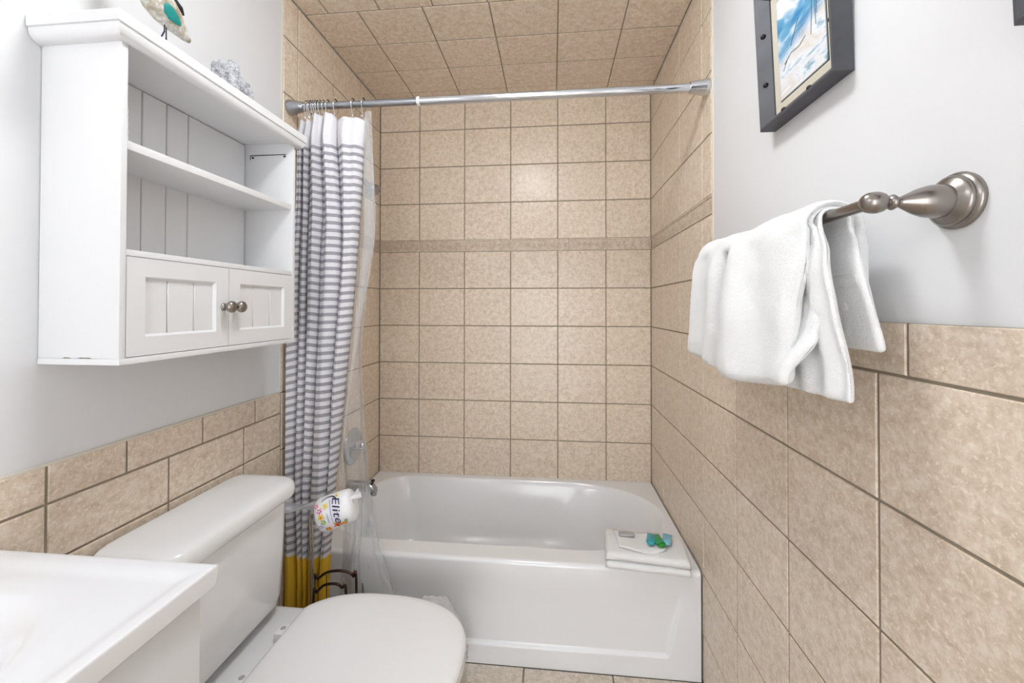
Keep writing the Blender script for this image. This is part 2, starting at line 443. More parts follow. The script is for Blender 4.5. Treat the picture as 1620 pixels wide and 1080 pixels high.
# apron height field incl. rolled top edge
nx, nz = 90, 46
xa, xb = XL+.004, XR-.006
prof = [(YF, RIM*k/30*.94) for k in range(31)]
rr = .016
prof = [(YF, (RIM-rr)*k/30) for k in range(31)]+[(YF+rr-rr*math.cos(R(a)), RIM-rr+rr*math.sin(R(a))) for a in (12,25,40,55,70,80,90)]
rings = []
def sst(a, b, x): t = max(0, min(1, (x-a)/(b-a))); return t*t*(3-2*t)
for i in range(nx+1):
    x = xa+(xb-xa)*i/nx
    # finer columns near the panel's right edge
    rings.append([x, None])
xs = sorted(set([xa+(xb-xa)*i/60 for i in range(61)]+[.38+.004*i for i in range(16)]+[-.86+.006*i for i in range(10)]))
zs = sorted(set([(RIM-rr)*k/26 for k in range(27)]+[.060+.003*i for i in range(12)]))
prof = [(YF, z) for z in zs]+[(YF+rr-rr*math.cos(R(a)), RIM-rr+rr*math.sin(R(a))) for a in (12,25,40,55,70,80,90)]
rings = []
for x in xs:
    ring = []
    for y, z in prof:
        xe = .392+.115*max(0, z-.05)*1.9
        dpt = .010*sst(xe+.010, xe-.004, x)*sst(.066+.022*((x+.3)/.8)**2*.3, .080+.022*((x+.3)/.8)**2*.3, z)*(1-sst(.20, .335, z))*sst(-.84,-.80,x)
        ring.append((x, y+dpt+.012*(1-z/RIM)*0, z))
    rings.append(ring)
v1, f1 = loft(rings, closed=False, cap=False)
apron = mesh('apron', v1, f1, M['tub'], tub, smooth=True)
# rim with the basin opening
bm = bmesh.new()
inner = rrect(-.925, .492, 1.588, 2.196, (.17,.17), (.40,.304))
outer = [(xa, YF+rr), (xb, YF+rr), (xb, D-.001), (xa, D-.001)]
iv = [bm.verts.new((x,y,RIM)) for x,y in inner]
cl = []
for i, v in enumerate(iv):
    if (iv[i].co-iv[(i+1)%len(iv)].co).length > 1e-6: cl.append(v)
for v in iv:
    if v not in cl: bm.verts.remove(v)
ie = [bm.edges.new((cl[i], cl[(i+1)%len(cl)])) for i in range(len(cl))]
ov = [bm.verts.new((x,y,RIM)) for x,y in outer]; oe = [bm.edges.new((ov[i], ov[(i+1)%4])) for i in range(4)]
bmesh.ops.triangle_fill(bm, use_beauty=True, edges=ie+oe)
from_bm('rim', bm, M['tub'], tub)
rings = []
#   depth, left, right, front, back insets
for dz, l, r, f, b, k in ((0,0,0,0,0,1),(.003,.003,.004,.003,.003,1),(.010,.008,.012,.007,.007,1),(.022,.014,.022,.012,.012,1),(.06,.026,.050,.022,.024,1),(.14,.045,.11,.036,.042,1),(.24,.062,.19,.052,.064,1),(.29,.08,.235,.07,.085,.95),(.315,.105,.275,.10,.115,.9),(.326,.15,.33,.15,.16,.8),(.33,.25,.45,.22,.22,.6)):
    x0, x1, y0, y1 = -.925+l, .492-r, 1.588+f, 2.196-b
    ry = (y1-y0)/2
    ring = rrect(x0, x1, y0, y1, (.17*k,min(.17*k,ry)), (.40*k, min(.304,ry-.001)))
    rings.append([(x,y,RIM-dz) for x,y in ring])
v1, f1 = loft(rings, True, False); f1.append(tuple(len(v1)-len(rings[0])+j for j in range(len(rings[0]))))
bas = mesh('basin', v1, f1, M['tub'], tub, smooth=True)
lathe_v = lathe([(0,.0),(.001,.034),(.006,.034),(.010,.028),(.012,.0)], (-.868,1.89,.25), (1,0,.12))
mesh('overflow_plate', *lathe_v, M['chrome'], tub, smooth=True, sharp=40)

# ------------------------------------------------------------------ toilet
YC = .985
toilet = thing('toilet', 'white two-piece toilet with closed lid between vanity and bathtub', 'toilet', (-.60,YC,0))
def supere(cx, cy, ab, af, b, n, back_b=None, N=64, xcut=None):
    pts = []
    for i in range(N):
        a = 2*PI*i/N; ca, sa = math.cos(a), math.sin(a)
        sx = abs(ca)**(2/n)*(1 if ca >= 0 else -1); sy = abs(sa)**(2/n)*(1 if sa >= 0 else -1)
        x = cx+(af if sx > 0 else ab)*sx; y = cy+b*sy
        if sx < 0 and back_b: y = cy+b*sy*(1-(1-back_b)*(-sx)**2)
        if xcut is not None: x = max(x, xcut)
        pts.append((x,y))
    return pts
def stack(fn, levels):
    """levels: list of (z, inset)"""
    return [[(x,y,z) for x,y in fn(i)] for z, i in levels]
def lid_fn(i): return supere(-.50, YC, .205-i, .285-i, .203-i, 2.55, .93)
def lid_fn2(i):
    pts = []
    for x, y in supere(-.50, YC, .235-i, .285-i, .203-i, 2.55, .96): pts.append((max(x, -.702+i), y))
    return pts
v1, f1 = loft(stack(lid_fn2, [(.430,.010),(.430,.003),(.434,.0),(.444,.0),(.450,.003),(.4535,.010),(.4555,.026),(.457,.07),(.4575,.13)]))
mesh('lid', v1, f1, M['seat'], toilet, smooth=True, sharp=60)
v1, f1 = loft(stack(lid_fn2, [(.404,.012),(.404,.005),(.408,.002),(.424,.002),(.428,.006),(.428,.014)]))
mesh('seat', v1, f1, M['seat'], toilet, smooth=True, sharp=60)
# bowl
def bowl_ring(z, cx, ab, af, b, n=2.3): return [(x,y,z) for x,y in supere(cx, YC, ab, af, b, n)]
rings = [bowl_ring(0,-.56,.30,.20,.115,3), bowl_ring(.02,-.56,.30,.20,.118,3), bowl_ring(.06,-.56,.29,.185,.108,2.8), bowl_ring(.16,-.55,.28,.19,.105,2.6), bowl_ring(.25,-.53,.26,.235,.125,2.4), bowl_ring(.32,-.51,.27,.27,.158,2.4), bowl_ring(.37,-.50,.28,.276,.182,2.5), bowl_ring(.395,-.50,.28,.276,.186,2.5), bowl_ring(.403,-.50,.275,.27,.18,2.5)]
v1, f1 = loft(rings); mesh('bowl', v1, f1, M['porcelain'], toilet, smooth=True, sharp=70)
box('rear_deck', (-.955,-.62,YC-.185,YC+.192,.30,.404), M['porcelain'], toilet, .018, seg=3)
for s in (-1,1):
    h = box('hinge', (-.742,-.700,YC+s*.075-.022,YC+s*.075+.022,.404,.428), M['seat'], toilet, .006)
    mesh('hinge_cap', *lathe([(0,.007),(.0015,.007),(.0025,.005)], (-.728,YC+s*.075,.427), (0,0,1), 14), M['greyprint'], h, smooth=True)
# tank and its lid
def tank_ring(z, xf, y0, y1, r, bulge):
    pts = [(x,y) for x,y in rrect(-.957, xf, y0, y1, (.012,.012), (r*.8,r), 8)]
    ym = (y0+y1)/2; h = (y1-y0)/2
    return [(x+(bulge*(1-((y-ym)/h)**2) if x > -.93 else 0), y, z) for x,y in pts]
lv = [(.428,-.83,.03),(.432,-.805,.045),(.442,-.797,.05),(.47,-.792,.05),(.60,-.785,.045),(.742,-.783,.04)]
rings = [tank_ring(z, xf, YC-.197+i*.0, YC+.183, r, .012) for z, xf, r in lv for i in (0,)]
rings[0] = tank_ring(.428,-.835,YC-.165,YC+.155,.03,.008)
v1, f1 = loft(rings); mesh('tank', v1, f1, M['porcelain'], toilet, smooth=True, sharp=60)
def lidr(z, i): return tank_ring(z, -.766-i, YC-.222+i, YC+.218-i, .06, .008)
v1, f1 = loft([lidr(.738,.010), lidr(.740,.004), lidr(.746,.0), lidr(.762,.0), lidr(.774,.003), lidr(.781,.009), lidr(.785,.018), lidr(.787,.032), lidr(.788,.06)])
mesh('tank_lid', v1, f1, M['porcelain'], toilet, smooth=True, sharp=60)
lev = mesh('flush_lever', *merge(lathe([(0,.012),(.006,.012),(.010,.008)], (-.784,YC-.160,.69), (1,0,0), 16), tube([(-.772,YC-.160,.69),(-.766,YC-.172,.688),(-.764,YC-.190,.684)], .0055)), M['chrome'], toilet, smooth=True)

# ------------------------------------------------------------------ vanity: cabinet, worktop with basin, faucet
VX, VY, VZ = -.545, .624, .88
van = thing('vanity_cabinet', 'white vanity cabinet with flat recessed front beside the toilet tank', 'vanity', (-.76,.25,0))
vb = XL+.001
box('side_panel', (vb,-.574,.598,.612,.09,VZ-.035), M['vanity'], van, .001)
box('side_panel', (vb,-.574,-.12,-.106,.09,VZ-.035), M['vanity'], van, .001)
box('bottom_board', (vb,-.574,-.106,.598,.09,.104), M['vanity'], van)
box('toe_kick', (-.645,-.63,-.12,.612,.0,.09), M['vanity'], van)
bm = bmesh.new()
for b in ((-.592,-.574,-.12,.612,VZ-.060,VZ-.035),(-.592,-.574,-.12,.612,.09,.13),(-.592,-.574,-.12,-.08,.13,VZ-.06),(-.592,-.574,.575,.612,.13,VZ-.06),(-.592,-.574,.23,.265,.13,VZ-.06)): bm_box(bm, *b)
from_bm('face_frame', bm, M['vanity'], van)
for y0, y1 in ((-.114,.245),(.250,.609)): box('door', (-.573,-.5585,y0,y1,.105,VZ-.043), M['vanity'], van, .0025)
top = thing('sink_countertop', 'glossy white vanity worktop with sunken oval basin', 'countertop', (-.76,.25,VZ-.034))
# top surface as a height field with the oval bowl sunk in, rolled lip at the edges
SX, SY, SA, SB = -.79, .285, .165, .24
def ctop(x, y):
    e = math.hypot((x-SX)/SA, (y-SY)/SB)
    z = VZ
    lip = max(sst(VX-.035, VX-.012, x), sst(VY-.045, VY-.014, y))
    z -= .004*(1-lip)
    if e < 1.22: z -= .004*sst(1.22,1.0,e)
    if e < 1.06: z -= .115*(1-(e/1.06)**2)**1.35
    return z
xs = [XL+.001+(VX-XL-.001)*i/80 for i in range(81)]+[VX]
ys = [-.13+(VY+.13)*j/130 for j in range(131)]
xs = xs[:-1]
rings = []
for y in ys: rings.append([(x, y, ctop(x,y)) for x in xs])
def edge_drop(rings):
    ny, nxx = len(rings), len(rings[0])
    vs, fs = loft(rings, False, False)
    per = [(i,nxx-1) for i in range(ny)]+[(ny-1,j) for j in range(nxx-2,-1,-1)]
    idx = [i*nxx+j for i,j in per]
    def off(p, i, j, d, z): return (p[0]+(d if j == nxx-1 else 0), p[1]+(d if i == ny-1 else 0), z)
    prev = idx
    for d, z in ((.0008,VZ-.0003),(.0016,VZ-.0014),(.002,VZ-.004),(.0,VZ-.032),(-.004,VZ-.034)):
        cur = []
        for (i,j) in per:
            cur.append(len(vs)); vs.append(off(rings[i][j], i, j, d, z))
        for k in range(len(per)-1): fs.append((prev[k],prev[k+1],cur[k+1],cur[k]))
        prev = cur
    return vs, fs
mesh('worktop', *edge_drop(rings), M['counter'], top, smooth=True, sharp=50)
mesh('drain_ring', *lathe([(0,.022),(.003,.022),(.004,.016),(.002,.0)], (SX,SY,VZ-.1225), (0,0,1), 24), M['chrome'], top, smooth=True)
fau = thing('basin_faucet', 'chrome basin faucet at the wall side of the vanity top', 'faucet', (-.93,SY,VZ-.003))
box('base_plate', (-.955,-.905,SY-.08,SY+.08,VZ-.004,VZ+.012), M['chrome'], fau, .005)
mesh('spout', *tube(smooth_path([(-.93,SY,VZ+.01),(-.925,SY,VZ+.06),(-.89,SY,VZ+.085),(-.835,SY,VZ+.06)]), .011, 12), M['chrome'], fau, smooth=True)
for s in (-1,1): mesh('handle', *lathe([(0,.012),(.01,.013),(.02,.010),(.028,.018),(.045,.019),(.05,.012)], (-.93,SY+s*.06,VZ+.012), (0,0,1), 16), M['chrome'], fau, smooth=True)

# ------------------------------------------------------------------ wall cabinet over the toilet
CX, CY0, CY1, CB = -.806, .693, 1.218, 1.190
cabt = thing('wall_cabinet', 'white wall cabinet with open shelves above two small doors', 'cabinet', (-.89,.955,CB))
wx = PL+.001; t_ = .012
TOPZ = 1.812
box('side_panel', (wx,CX,CY0,CY0+t_,CB+.012,TOPZ), M['cab'], cabt, .0012)
box('side_panel', (wx,CX,CY1-t_,CY1,CB+.012,TOPZ), M['cab'], cabt, .0012)
box('bottom_board', (wx,CX+.002,CY0-.001,CY1+.001,CB,CB+.012), M['cab'], cabt, .0015)
box('shelf', (wx,CX-.003,CY0+t_,CY1-t_,1.602,1.6185), M['cab'], cabt, .001)
box('shelf', (wx,CX-.002,CY0+t_,CY1-t_,1.398,1.410), M['cab'], cabt, .001)
bp = box('back_panel', (wx,wx+.006,CY0+t_,CY1-t_,CB+.012,TOPZ), M['cab'], cabt)
pe = [CY0+t_, .7545, .8163, .878, .9405, 1.002, CY1-t_]
for a, b in zip(pe, pe[1:]): box('plank', (wx+.005,wx+.011,a+.0008,b-.0008,CB+.013,TOPZ-.002), M['cab'], bp, .0018, seg=1)
# crown moulding: profile swept round front and both ends, flat board on top
cp = [(0,1.800),(.003,1.800),(.009,1.8015),(.014,1.8055),(.0172,1.811),(.0185,1.818),(.0185,1.8225),(.0215,1.8235),(.0218,1.842),(.0205,1.845),(0,1.845)]
rings = []
for kx, ky in ((0,0),(1,0),(1,1),(0,1)):
    ring = []
    for o_, z in cp:
        x = (CX+o_) if kx else wx
        y = (CY0-o_*1.15) if ky == 0 else (CY1+o_*1.15)
        ring.append((x,y,z))
    rings.append(ring)
v1, f1 = loft(rings, True, False)
n = len(cp); f1 += [tuple(range(n)), tuple(3*n+j for j in range(n))]
mesh('crown_moulding', v1, f1, M['cab'], cabt, smooth=True, sharp=35)
box('top_board', (wx,CX,CY0,CY1,1.812,1.844), M['cab'], cabt)
def cab_door(y0, y1, knob_y):
    z0, z1 = CB+.0135, 1.3965; xf = CX; fw = .037
    bm = bmesh.new()
    # stile-and-rail frame
    for b in ((xf-.016,xf,y0,y0+fw,z0,z1),(xf-.016,xf,y1-fw,y1,z0,z1),(xf-.016,xf,y0+fw,y1-fw,z0,z0+fw),(xf-.016,xf,y0+fw,y1-fw,z1-fw,z1)): bm_box(bm, *b)
    bmesh.ops.remove_doubles(bm, verts=bm.verts, dist=1e-5)
    d = from_bm('door', bm, M['cab'], cabt)
    w = (y1-y0-2*fw)
    e = [y0+fw, y0+fw+w*.305, y0+fw+w*.68, y1-fw]
    for a, b in zip(e, e[1:]): box('plank', (xf-.012,xf-.0065,a+.0006,b-.0006,z0+fw,z1-fw), M['cab'], d, .0015, seg=1)
    # sloped bead round the panel
    bm = bmesh.new(); q = .005
    o_ = [(y0+fw,z0+fw),(y1-fw,z0+fw),(y1-fw,z1-fw),(y0+fw,z1-fw)]; i_ = [(y0+fw+q,z0+fw+q),(y1-fw-q,z0+fw+q),(y1-fw-q,z1-fw-q),(y0+fw+q,z1-fw-q)]
    O = [bm.verts.new((xf-.001,*p)) for p in o_]; I = [bm.verts.new((xf-.0062,*p)) for p in i_]
    for k in range(4): bm.faces.new((O[k],O[(k+1)%4],I[(k+1)%4],I[k]))
    from_bm('panel_bead', bm, M['cab'], d)
    kn = mesh('knob', *lathe([(0,.009),(.002,.009),(.003,.006),(.008,.0055),(.012,.008),(.016,.0125),(.021,.0145),(.026,.0135),(.030,.009),(.032,.002)], (xf,knob_y,1.300), (1,0,0), 22), M['nickel'], d, smooth=True)
cab_door(CY0+t_+.001, .9535, .938); cab_door(.955, CY1-t_-.001, .971)
# keyhole hanger plate inside the top, with two screws
hp = mesh('hanger_plate', *tube([(-.948,1.2045,1.763),(-.948,1.2045,1.776),(-.830,1.2045,1.776)], .0011, 6), M['frame_in'], cabt)
for x, z in ((-.940,1.769),(-.834,1.770)): mesh('screw', *lathe([(0,.0032),(.002,.003),(.0028,.001)], (x,1.2062,z), (0,-1,0), 10), M['frame_in'], hp)
for y, w, x in ((.0,.020,-.925),(.0,.034,-.895),(.0,.012,-.875)):
    mesh('chipped_edge', [(x,CY0-.0002,CB+.0122),(x+w,CY0-.0002,CB+.0122),(x+w*.8,CY0-.0002,CB+.0136),(x+w*.3,CY0-.0002,CB+.0142)], [(0,1,2,3)], M['chip'], cabt)

# ------------------------------------------------------------------ ornaments on and in the cabinet
CT = 1.845
bird = thing('bird_figurine', 'carved wooden shorebird with teal wing on the white cabinet top', 'figurine', (-.87,.845,CT))
# body: stations along the axis from tail tip to breast to head
st = [((.903,1.940),.006,.004),((.893,1.941),.011,.008),((.875,1.950),.021,.015),((.858,1.959),.030,.021),((.838,1.968),.036,.025),((.818,1.978),.036,.026),((.802,1.991),.031,.024),((.792,2.006),.023,.020),((.788,2.020),.019,.018),((.786,2.034),.019,.018),((.781,2.046),.016,.015),((.774,2.053),.009,.009)]
rings = []
for i, ((y,z), h, w) in enumerate(st):
    a = Vector((0,*st[max(i-1,0)][0])); b = Vector((0,*st[min(i+1,len(st)-1)][0])); t = (b-a).normalized(); nrm = Vector((0,-t.z,t.y))
    rings.append([Vector((-.87,y,z))+Vector((1,0,0))*w*math.cos(2*PI*k/20)+nrm*h*math.sin(2*PI*k/20) for k in range(20)])
v1, f1 = loft(rings); mesh('body', v1, f1, M['bird'], bird, smooth=True)
mesh('beak', *lathe([(0,.006),(.012,.004),(.035,.001)], (-.87,.776,2.050), (0,-1,-.15), 10), M['birdcap'], bird, smooth=True)
def surf_patch(name, pts2, mat, push, yz0, axis):
    pass
# wing: teardrop panel following the rounded flank
def flank(y, z):
    y_ = max(.788, min(.9, y))
    for (q0, h0, w0), (q1, h1, w1) in zip(st, st[1:]):
        if q1[0] <= y_ <= q0[0]:
            t = (q0[0]-y_)/(q0[0]-q1[0]); zc = q0[1]+(q1[1]-q0[1])*t; h = h0+(h1-h0)*t; w = w0+(w1-w0)*t; break
    r = max(-.95, min(.95, (z-zc)/h)); return -.87+w*math.sqrt(1-r*r)
ax = Vector((0,.955,-.29)); pr = Vector((0,.29,.955)); v1 = []; f1 = []
for ri, sc_ in enumerate((1,.8,.5,.0001)):
    for k in range(24):
        a = 2*PI*k/24; u = .0255*math.cos(a)*sc_; v = .0125*math.sin(a)*(1-.35*math.cos(a))*sc_
        y, z = .837+ax.y*u+pr.y*v, 1.9545+ax.z*u+pr.z*v
        v1.append((flank(y,z)+(.0004 if ri == 0 else .0022), y, z))
for ri in range(3): f1 += [(ri*24+k, ri*24+(k+1)%24, ri*24+24+(k+1)%24, ri*24+24+k) for k in range(24)]
mesh('wing', v1, f1, M['teal_wing'], bird, smooth=True)
mesh('back_stripe', *tube([(-.862,.838,2.005),(-.860,.852,2.001),(-.858,.866,1.991),(-.858,.874,1.980)], lambda t: .0022+.004*math.sin(PI*min(1,t*1.0))*.9, 8), M['birdcap'], bird, smooth=True)
mesh('leg', *tube([(-.868,.8372,1.940),(-.868,.8365,1.918),(-.866,.8275,1.900),(-.865,.822,CT+.001)], .0017, 6), M['birdlegs'], bird)
mesh('leg', *tube([(-.872,.8445,1.945),(-.872,.8450,1.905),(-.872,.846,CT+.001)], .0017, 6), M['birdlegs'], bird)
def blob(center, rad, seed, amp, sub=3, sc=(1,1,1), freq=1.0):
    bm = bmesh.new(); bmesh.ops.create_icosphere(bm, subdivisions=sub, radius=1)
    for v in bm.verts:
        d = v.co.normalized(); q = 1+amp*fbm((d.x+seed,d.y,d.z), 2.2*freq)+amp*.5*fbm((d.x,d.y+seed,d.z), 5*freq)
        v.co = Vector((d.x*rad*sc[0]*q+center[0], d.y*rad*sc[1]*q+center[1], max(CT if center[2] < 1.99 and center[2] > 1.8 else -9, d.z*rad*sc[2]*q+center[2])))
    return bm
bm = blob((-.87,1.012,1.895), .05, 3, .28, 4, (.62,.62,1.05), 1.4)
for c, r, s, k in (((-.872,1.000,1.928),.024,5,(1,.8,.9)),((-.868,1.030,1.936),.024,8,(.9,.6,1.25)),((-.87,1.058,1.902),.040,2,(.7,.72,.92)),((-.866,1.074,1.885),.034,9,(.8,.55,1.2))):
    b2 = blob(c, r, s, .3, 3, k, 1.5); me = bpy.data.meshes.new('t'); b2.to_mesh(me); b2.free(); bm.from_mesh(me); bpy.data.meshes.remove(me)
tag(from_bm('coral_ornament', bm, M['coral'], origin=(-.87,1.04,CT), smooth=True), 'grey and white speckled coral lump on the white cabinet top', 'ornament')
# pale ribbed votive on the upper shelf, mostly behind the cabinet side
pr_ = [(a*1.75,b) for a,b in [(0,.026),(.004,.030)]+[(.008+.004*k, .031+(.0016 if k%2 else 0)) for k in range(12)]+[(.058,.030),(.060,.026),(.058,.023),(.02,.022),(.016,.0)]]
vot = mesh('votive_holder', *lathe(pr_, (-.912,.757,1.6187), (0,0,1), 28), M['seat'], smooth=True, origin=None)
tag(vot, 'small white ribbed votive holder behind the cabinet side on the upper shelf', 'votive')

# ------------------------------------------------------------------ shower rod, hooks, curtain, liner
RY, RZ = 1.43, 2.039
rod = thing('shower_rod', 'chrome tension shower rod spanning the tiled tub alcove', 'curtain rod', (-.22,RY,RZ))
mesh('outer_tube', *lathe([(0,.0148),(1.03,.0148)], (-.478,RY,RZ), (1,0,0), 24), M['chrome'], rod, smooth=True, sharp=40)
mesh('inner_tube', *lathe([(0,.0128),(.50,.0128)], (XL+.005,RY,RZ), (1,0,0), 24), M['chrome2'], rod, smooth=True, sharp=40)
mesh('seam_ring', *lathe([(0,.0150),(.001,.0158),(.010,.0158),(.011,.0150)], (-.484,RY,RZ), (1,0,0), 24), M['seat'], rod, smooth=True, sharp=40)
mesh('end_cap', *lathe([(0,.027),(.004,.028),(.012,.0265),(.045,.0195),(.060,.0165),(.062,.0135)], (XL+.0005,RY,RZ), (1,0,0), 28), M['chrome2'], rod, smooth=True, sharp=50)
mesh('end_cap', *lathe([(0,.027),(.004,.028),(.012,.0265),(.045,.0215),(.060,.0200),(.061,.0150)], (XR-.0005,RY,RZ), (-1,0,0), 28), M['chrome'], rod, smooth=True, sharp=50)
hooks = [-.902,-.894,-.886,-.877,-.868,-.860,-.850,-.836,-.820,-.790,-.724,-.684]
ORD = 'first second third fourth fifth sixth seventh eighth ninth tenth eleventh twelfth'.split()
for i, x in enumerate(hooks):
    th = thing('curtain_hook', ORD[i]+' chrome curtain hook from the left end of the shower rod', 'curtain hook', (x,RY,RZ), 'curtain hooks bunched on the rod')
    lean = random.uniform(-.005,.005)
    pts = [(x+lean*.3,RY-.019*math.sin(a),RZ+.019*math.cos(a)-(.014 if math.cos(a) < 0 else 0)*(-math.cos(a))) for a in [R(q) for q in range(-150,151,15)]]
    pts = pts+[(x+lean,RY-.004,RZ-.048),(x+lean,RY-.010,RZ-.056),(x+lean,RY-.014,RZ-.048)]
    mesh('hook_wire', *tube(pts, .0013, 6), M['chrome'], th, smooth=True)
    for q in (-18,0,18):
        a = R(q); mesh('roller_bead', *lathe([(-.0028,.0005),(-.002,.002),(0,.0028),(.002,.002),(.0028,.0005)], (x,RY-.019*math.sin(a),RZ+.0195*math.cos(a)), (0,-math.cos(a),-math.sin(a)), 8), M['frame_in'], th, smooth=True)

# fold lines of the bunched cloth: x of each valley against height
FOLD = [
 [(0.22,-.968),(1.16,-.968),(1.45,-.955),(1.655,-.9215),(1.976,-.9165)],
 [(0.226,-.9188),(0.406,-.9201),(0.676,-.9292),(0.812,-.9229),(1.039,-.9148),(1.312,-.9095),(1.655,-.8973),(1.975,-.8946)],
 [(0.228,-.8853),(0.408,-.8865),(0.633,-.8928),(0.813,-.8869),(1.04,-.8812),(1.267,-.8779),(1.494,-.877),(1.654,-.8732),(1.974,-.8681)],
 [(0.229,-.871),(0.409,-.8722),(0.634,-.8641),(0.814,-.8534),(1.04,-.8429),(1.267,-.8324),(1.494,-.829),(1.653,-.8157),(1.973,-.8272)],
 [(0.232,-.8306),(0.411,-.827),(0.637,-.7976),(0.817,-.7892),(1.042,-.7811),(1.267,-.7635),(1.448,-.7503),(1.561,-.7486),(1.719,-.7589),(1.97,-.7794)],
 [(0.234,-.8046),(0.413,-.7986),(0.638,-.7811),(0.817,-.7632),(1.042,-.7409),(1.267,-.7186),(1.492,-.701),(1.718,-.6858),(1.966,-.6706)]]
AMP = [.040,.044,.050,.058,.048]
PW_ = [.55,.5,.42,.36,.38]
NP, NZ = 34, 160; Zb, Zt = .075, 1.982; NB = NP*5
def lint(tab, x):
    if x <= tab[0][0]: return tab[0][1]
    for (a, u), (b, v) in zip(tab, tab[1:]):
        if x <= b: return u+(v-u)*(x-a)/(b-a)
    return tab[-1][1]
vs, uv = [], []
for j in range(NZ+1):
    z0 = Zb+(Zt-Zb)*j/NZ
    fx = [sum(lint(t, z0+d) for d in (-.06,-.03,0,.03,.06))/5 for t in FOLD]
    top_ = sst(1.90,1.98,z0)
    for i in range(NB+1):
        k = min(4, i//NP); t = (i-k*NP)/NP
        t2 = .5-.5*math.cos(PI*t)*(.55+.45*abs(math.cos(PI*t)))      # crowd points into the valleys
        lob = math.sin(PI*t2)**PW_[k]
        # small secondary rumples, growing towards the gathered top
        rum = .004*math.sin(2*PI*t2*2+3*z0+k)*math.sin(PI*t2)*(.4+sst(1.3,1.75,z0))
        x = fx[k]+(fx[k+1]-fx[k])*t2
        tilt = .010*(t2-.5)*(1 if k % 2 else -1)
        y = RY-.004-AMP[k]*(.75+.25*sst(.3,1.2,z0))*(1-.35*top_)*lob-tilt*math.sin(PI*t2)-rum
        z = z0+top_*(.016*(k in (2,3))-.004-.012*(1-lob))
        x += .004*fbm((t2*3+k, z0*3, 5), 1.0)*math.sin(PI*t2)
        vs.append((x,y,z))
        uv.append(((k+t2)*.34, z0+.012*fbm((k*1.3+t2*.8, z0*.9, 2),1.2)*sst(1.98,1.5,z0)-.006*(t2-.5)*(k==3)*sst(1.2,1.7,z0)-.012*t2*sst(.75,.5,z0)*(k in (1,3))))
fs = []
for j in range(NZ):
    for i in range(NB): a = j*(NB+1)+i; fs.append((a,a+1,a+NB+2,a+NB+1))
me = bpy.data.meshes.new('shower_curtain'); me.from_pydata(vs, [], fs); ul = me.uv_layers.new(name='UVMap')
for l in me.loops: ul.data[l.index].uv = uv[l.vertex_index]
cur = link_mesh('shower_curtain', me, M['curtain'], None, (-.82,RY-.03,Zb), True)
tag(cur, 'bunched grey and white striped fabric shower curtain with yellow hem', 'shower curtain')
sm = cur.modifiers.new('thickness', 'SOLIDIFY'); sm.thickness = .0012

# clear liner hanging behind / beside the curtain, outside the tub
lxr = [(.06,-.535),(.28,-.566),(.355,-.594),(.445,-.626),(.56,-.648),(.705,-.655),(.90,-.672),(1.13,-.685),(1.38,-.668),(1.566,-.640),(1.774,-.648),(2.01,-.668)]
lxl = [(.06,-.80),(.36,-.78),(.5,-.77),(.9,-.80),(2.01,-.74)]
NBl, NZl = 80, 130
vs = []
for j in range(NZl+1):
    z = .06+(1.985-.06)*j/NZl; xl, xr = interp(lxl,z), interp(lxr,z)
    for i in range(NBl+1):
        s = i/NBl
        fold = .012*math.sin(2*PI*(1.6*s+.2*math.sin(2*z)))+.002*math.sin(2*PI*5.3*s+3*z)
        bul = .030*math.exp(-((z-.37)/.11)**2)*math.sin(PI*s)**1.2
        pinch = 1-.35*math.exp(-((z-.60)/.12)**2)
        y = 1.455+fold*pinch*(.5+.5*sst(2.0,1.7,z))-bul+.005*fbm((s*3,z*3,1),1.5)
        y += .010*abs(fbm((s*9,z*14,4),1.3))*math.exp(-((z-.36)/.14)**2)
        y = min(y, 1.476)
        # turned-back vertical edge that catches the light
        if s > .86 and z > .62: y -= .022*sst(.86,1,s)
        x = xl+(xr-xl)*s
        zz = z+(.02*sst(1.94,1.985,z)*(1-abs(2*s-1.2)))
        vs.append((x,y,zz))
fs = []
for j in range(NZl):
    for i in range(NBl): a = j*(NBl+1)+i; fs.append((a,a+1,a+NBl+2,a+NBl+1))
ln = mesh('shower_liner', vs, fs, M['liner'], None, (-.68,1.445,.06), True)
tag(ln, 'clear plastic shower liner hanging beside the striped curtain', 'shower liner')
# heavy welded side hem of the liner (doubled vinyl)
vs = []
path = [(-.660,2.0),(-.656,1.80),(-.650,1.60),(-.662,1.45),(-.690,1.28),(-.716,1.08),(-.738,.90),(-.752,.74),(-.752,.66),(-.735,.58),(-.722,.50),(-.715,.42)]
pp = smooth_path([(x,0,z) for x,z in path], 8); NW = 6
for p in pp:
    for i in range(NW+1):
        u = i/NW-.5; vs.append((p.x+.026*u*(1+.35*math.sin(4*p.z+1)), 1.412-.008*math.cos(PI*u)+.018*math.sin(5*p.z)*u, p.z))
fs = []
for j in range(len(pp)-1):
    for i in range(NW): a = j*(NW+1)+i; fs.append((a,a+1,a+NW+2,a+NW+1))
mesh('side_hem', vs, fs, M['hem_film'], ln, smooth=True)

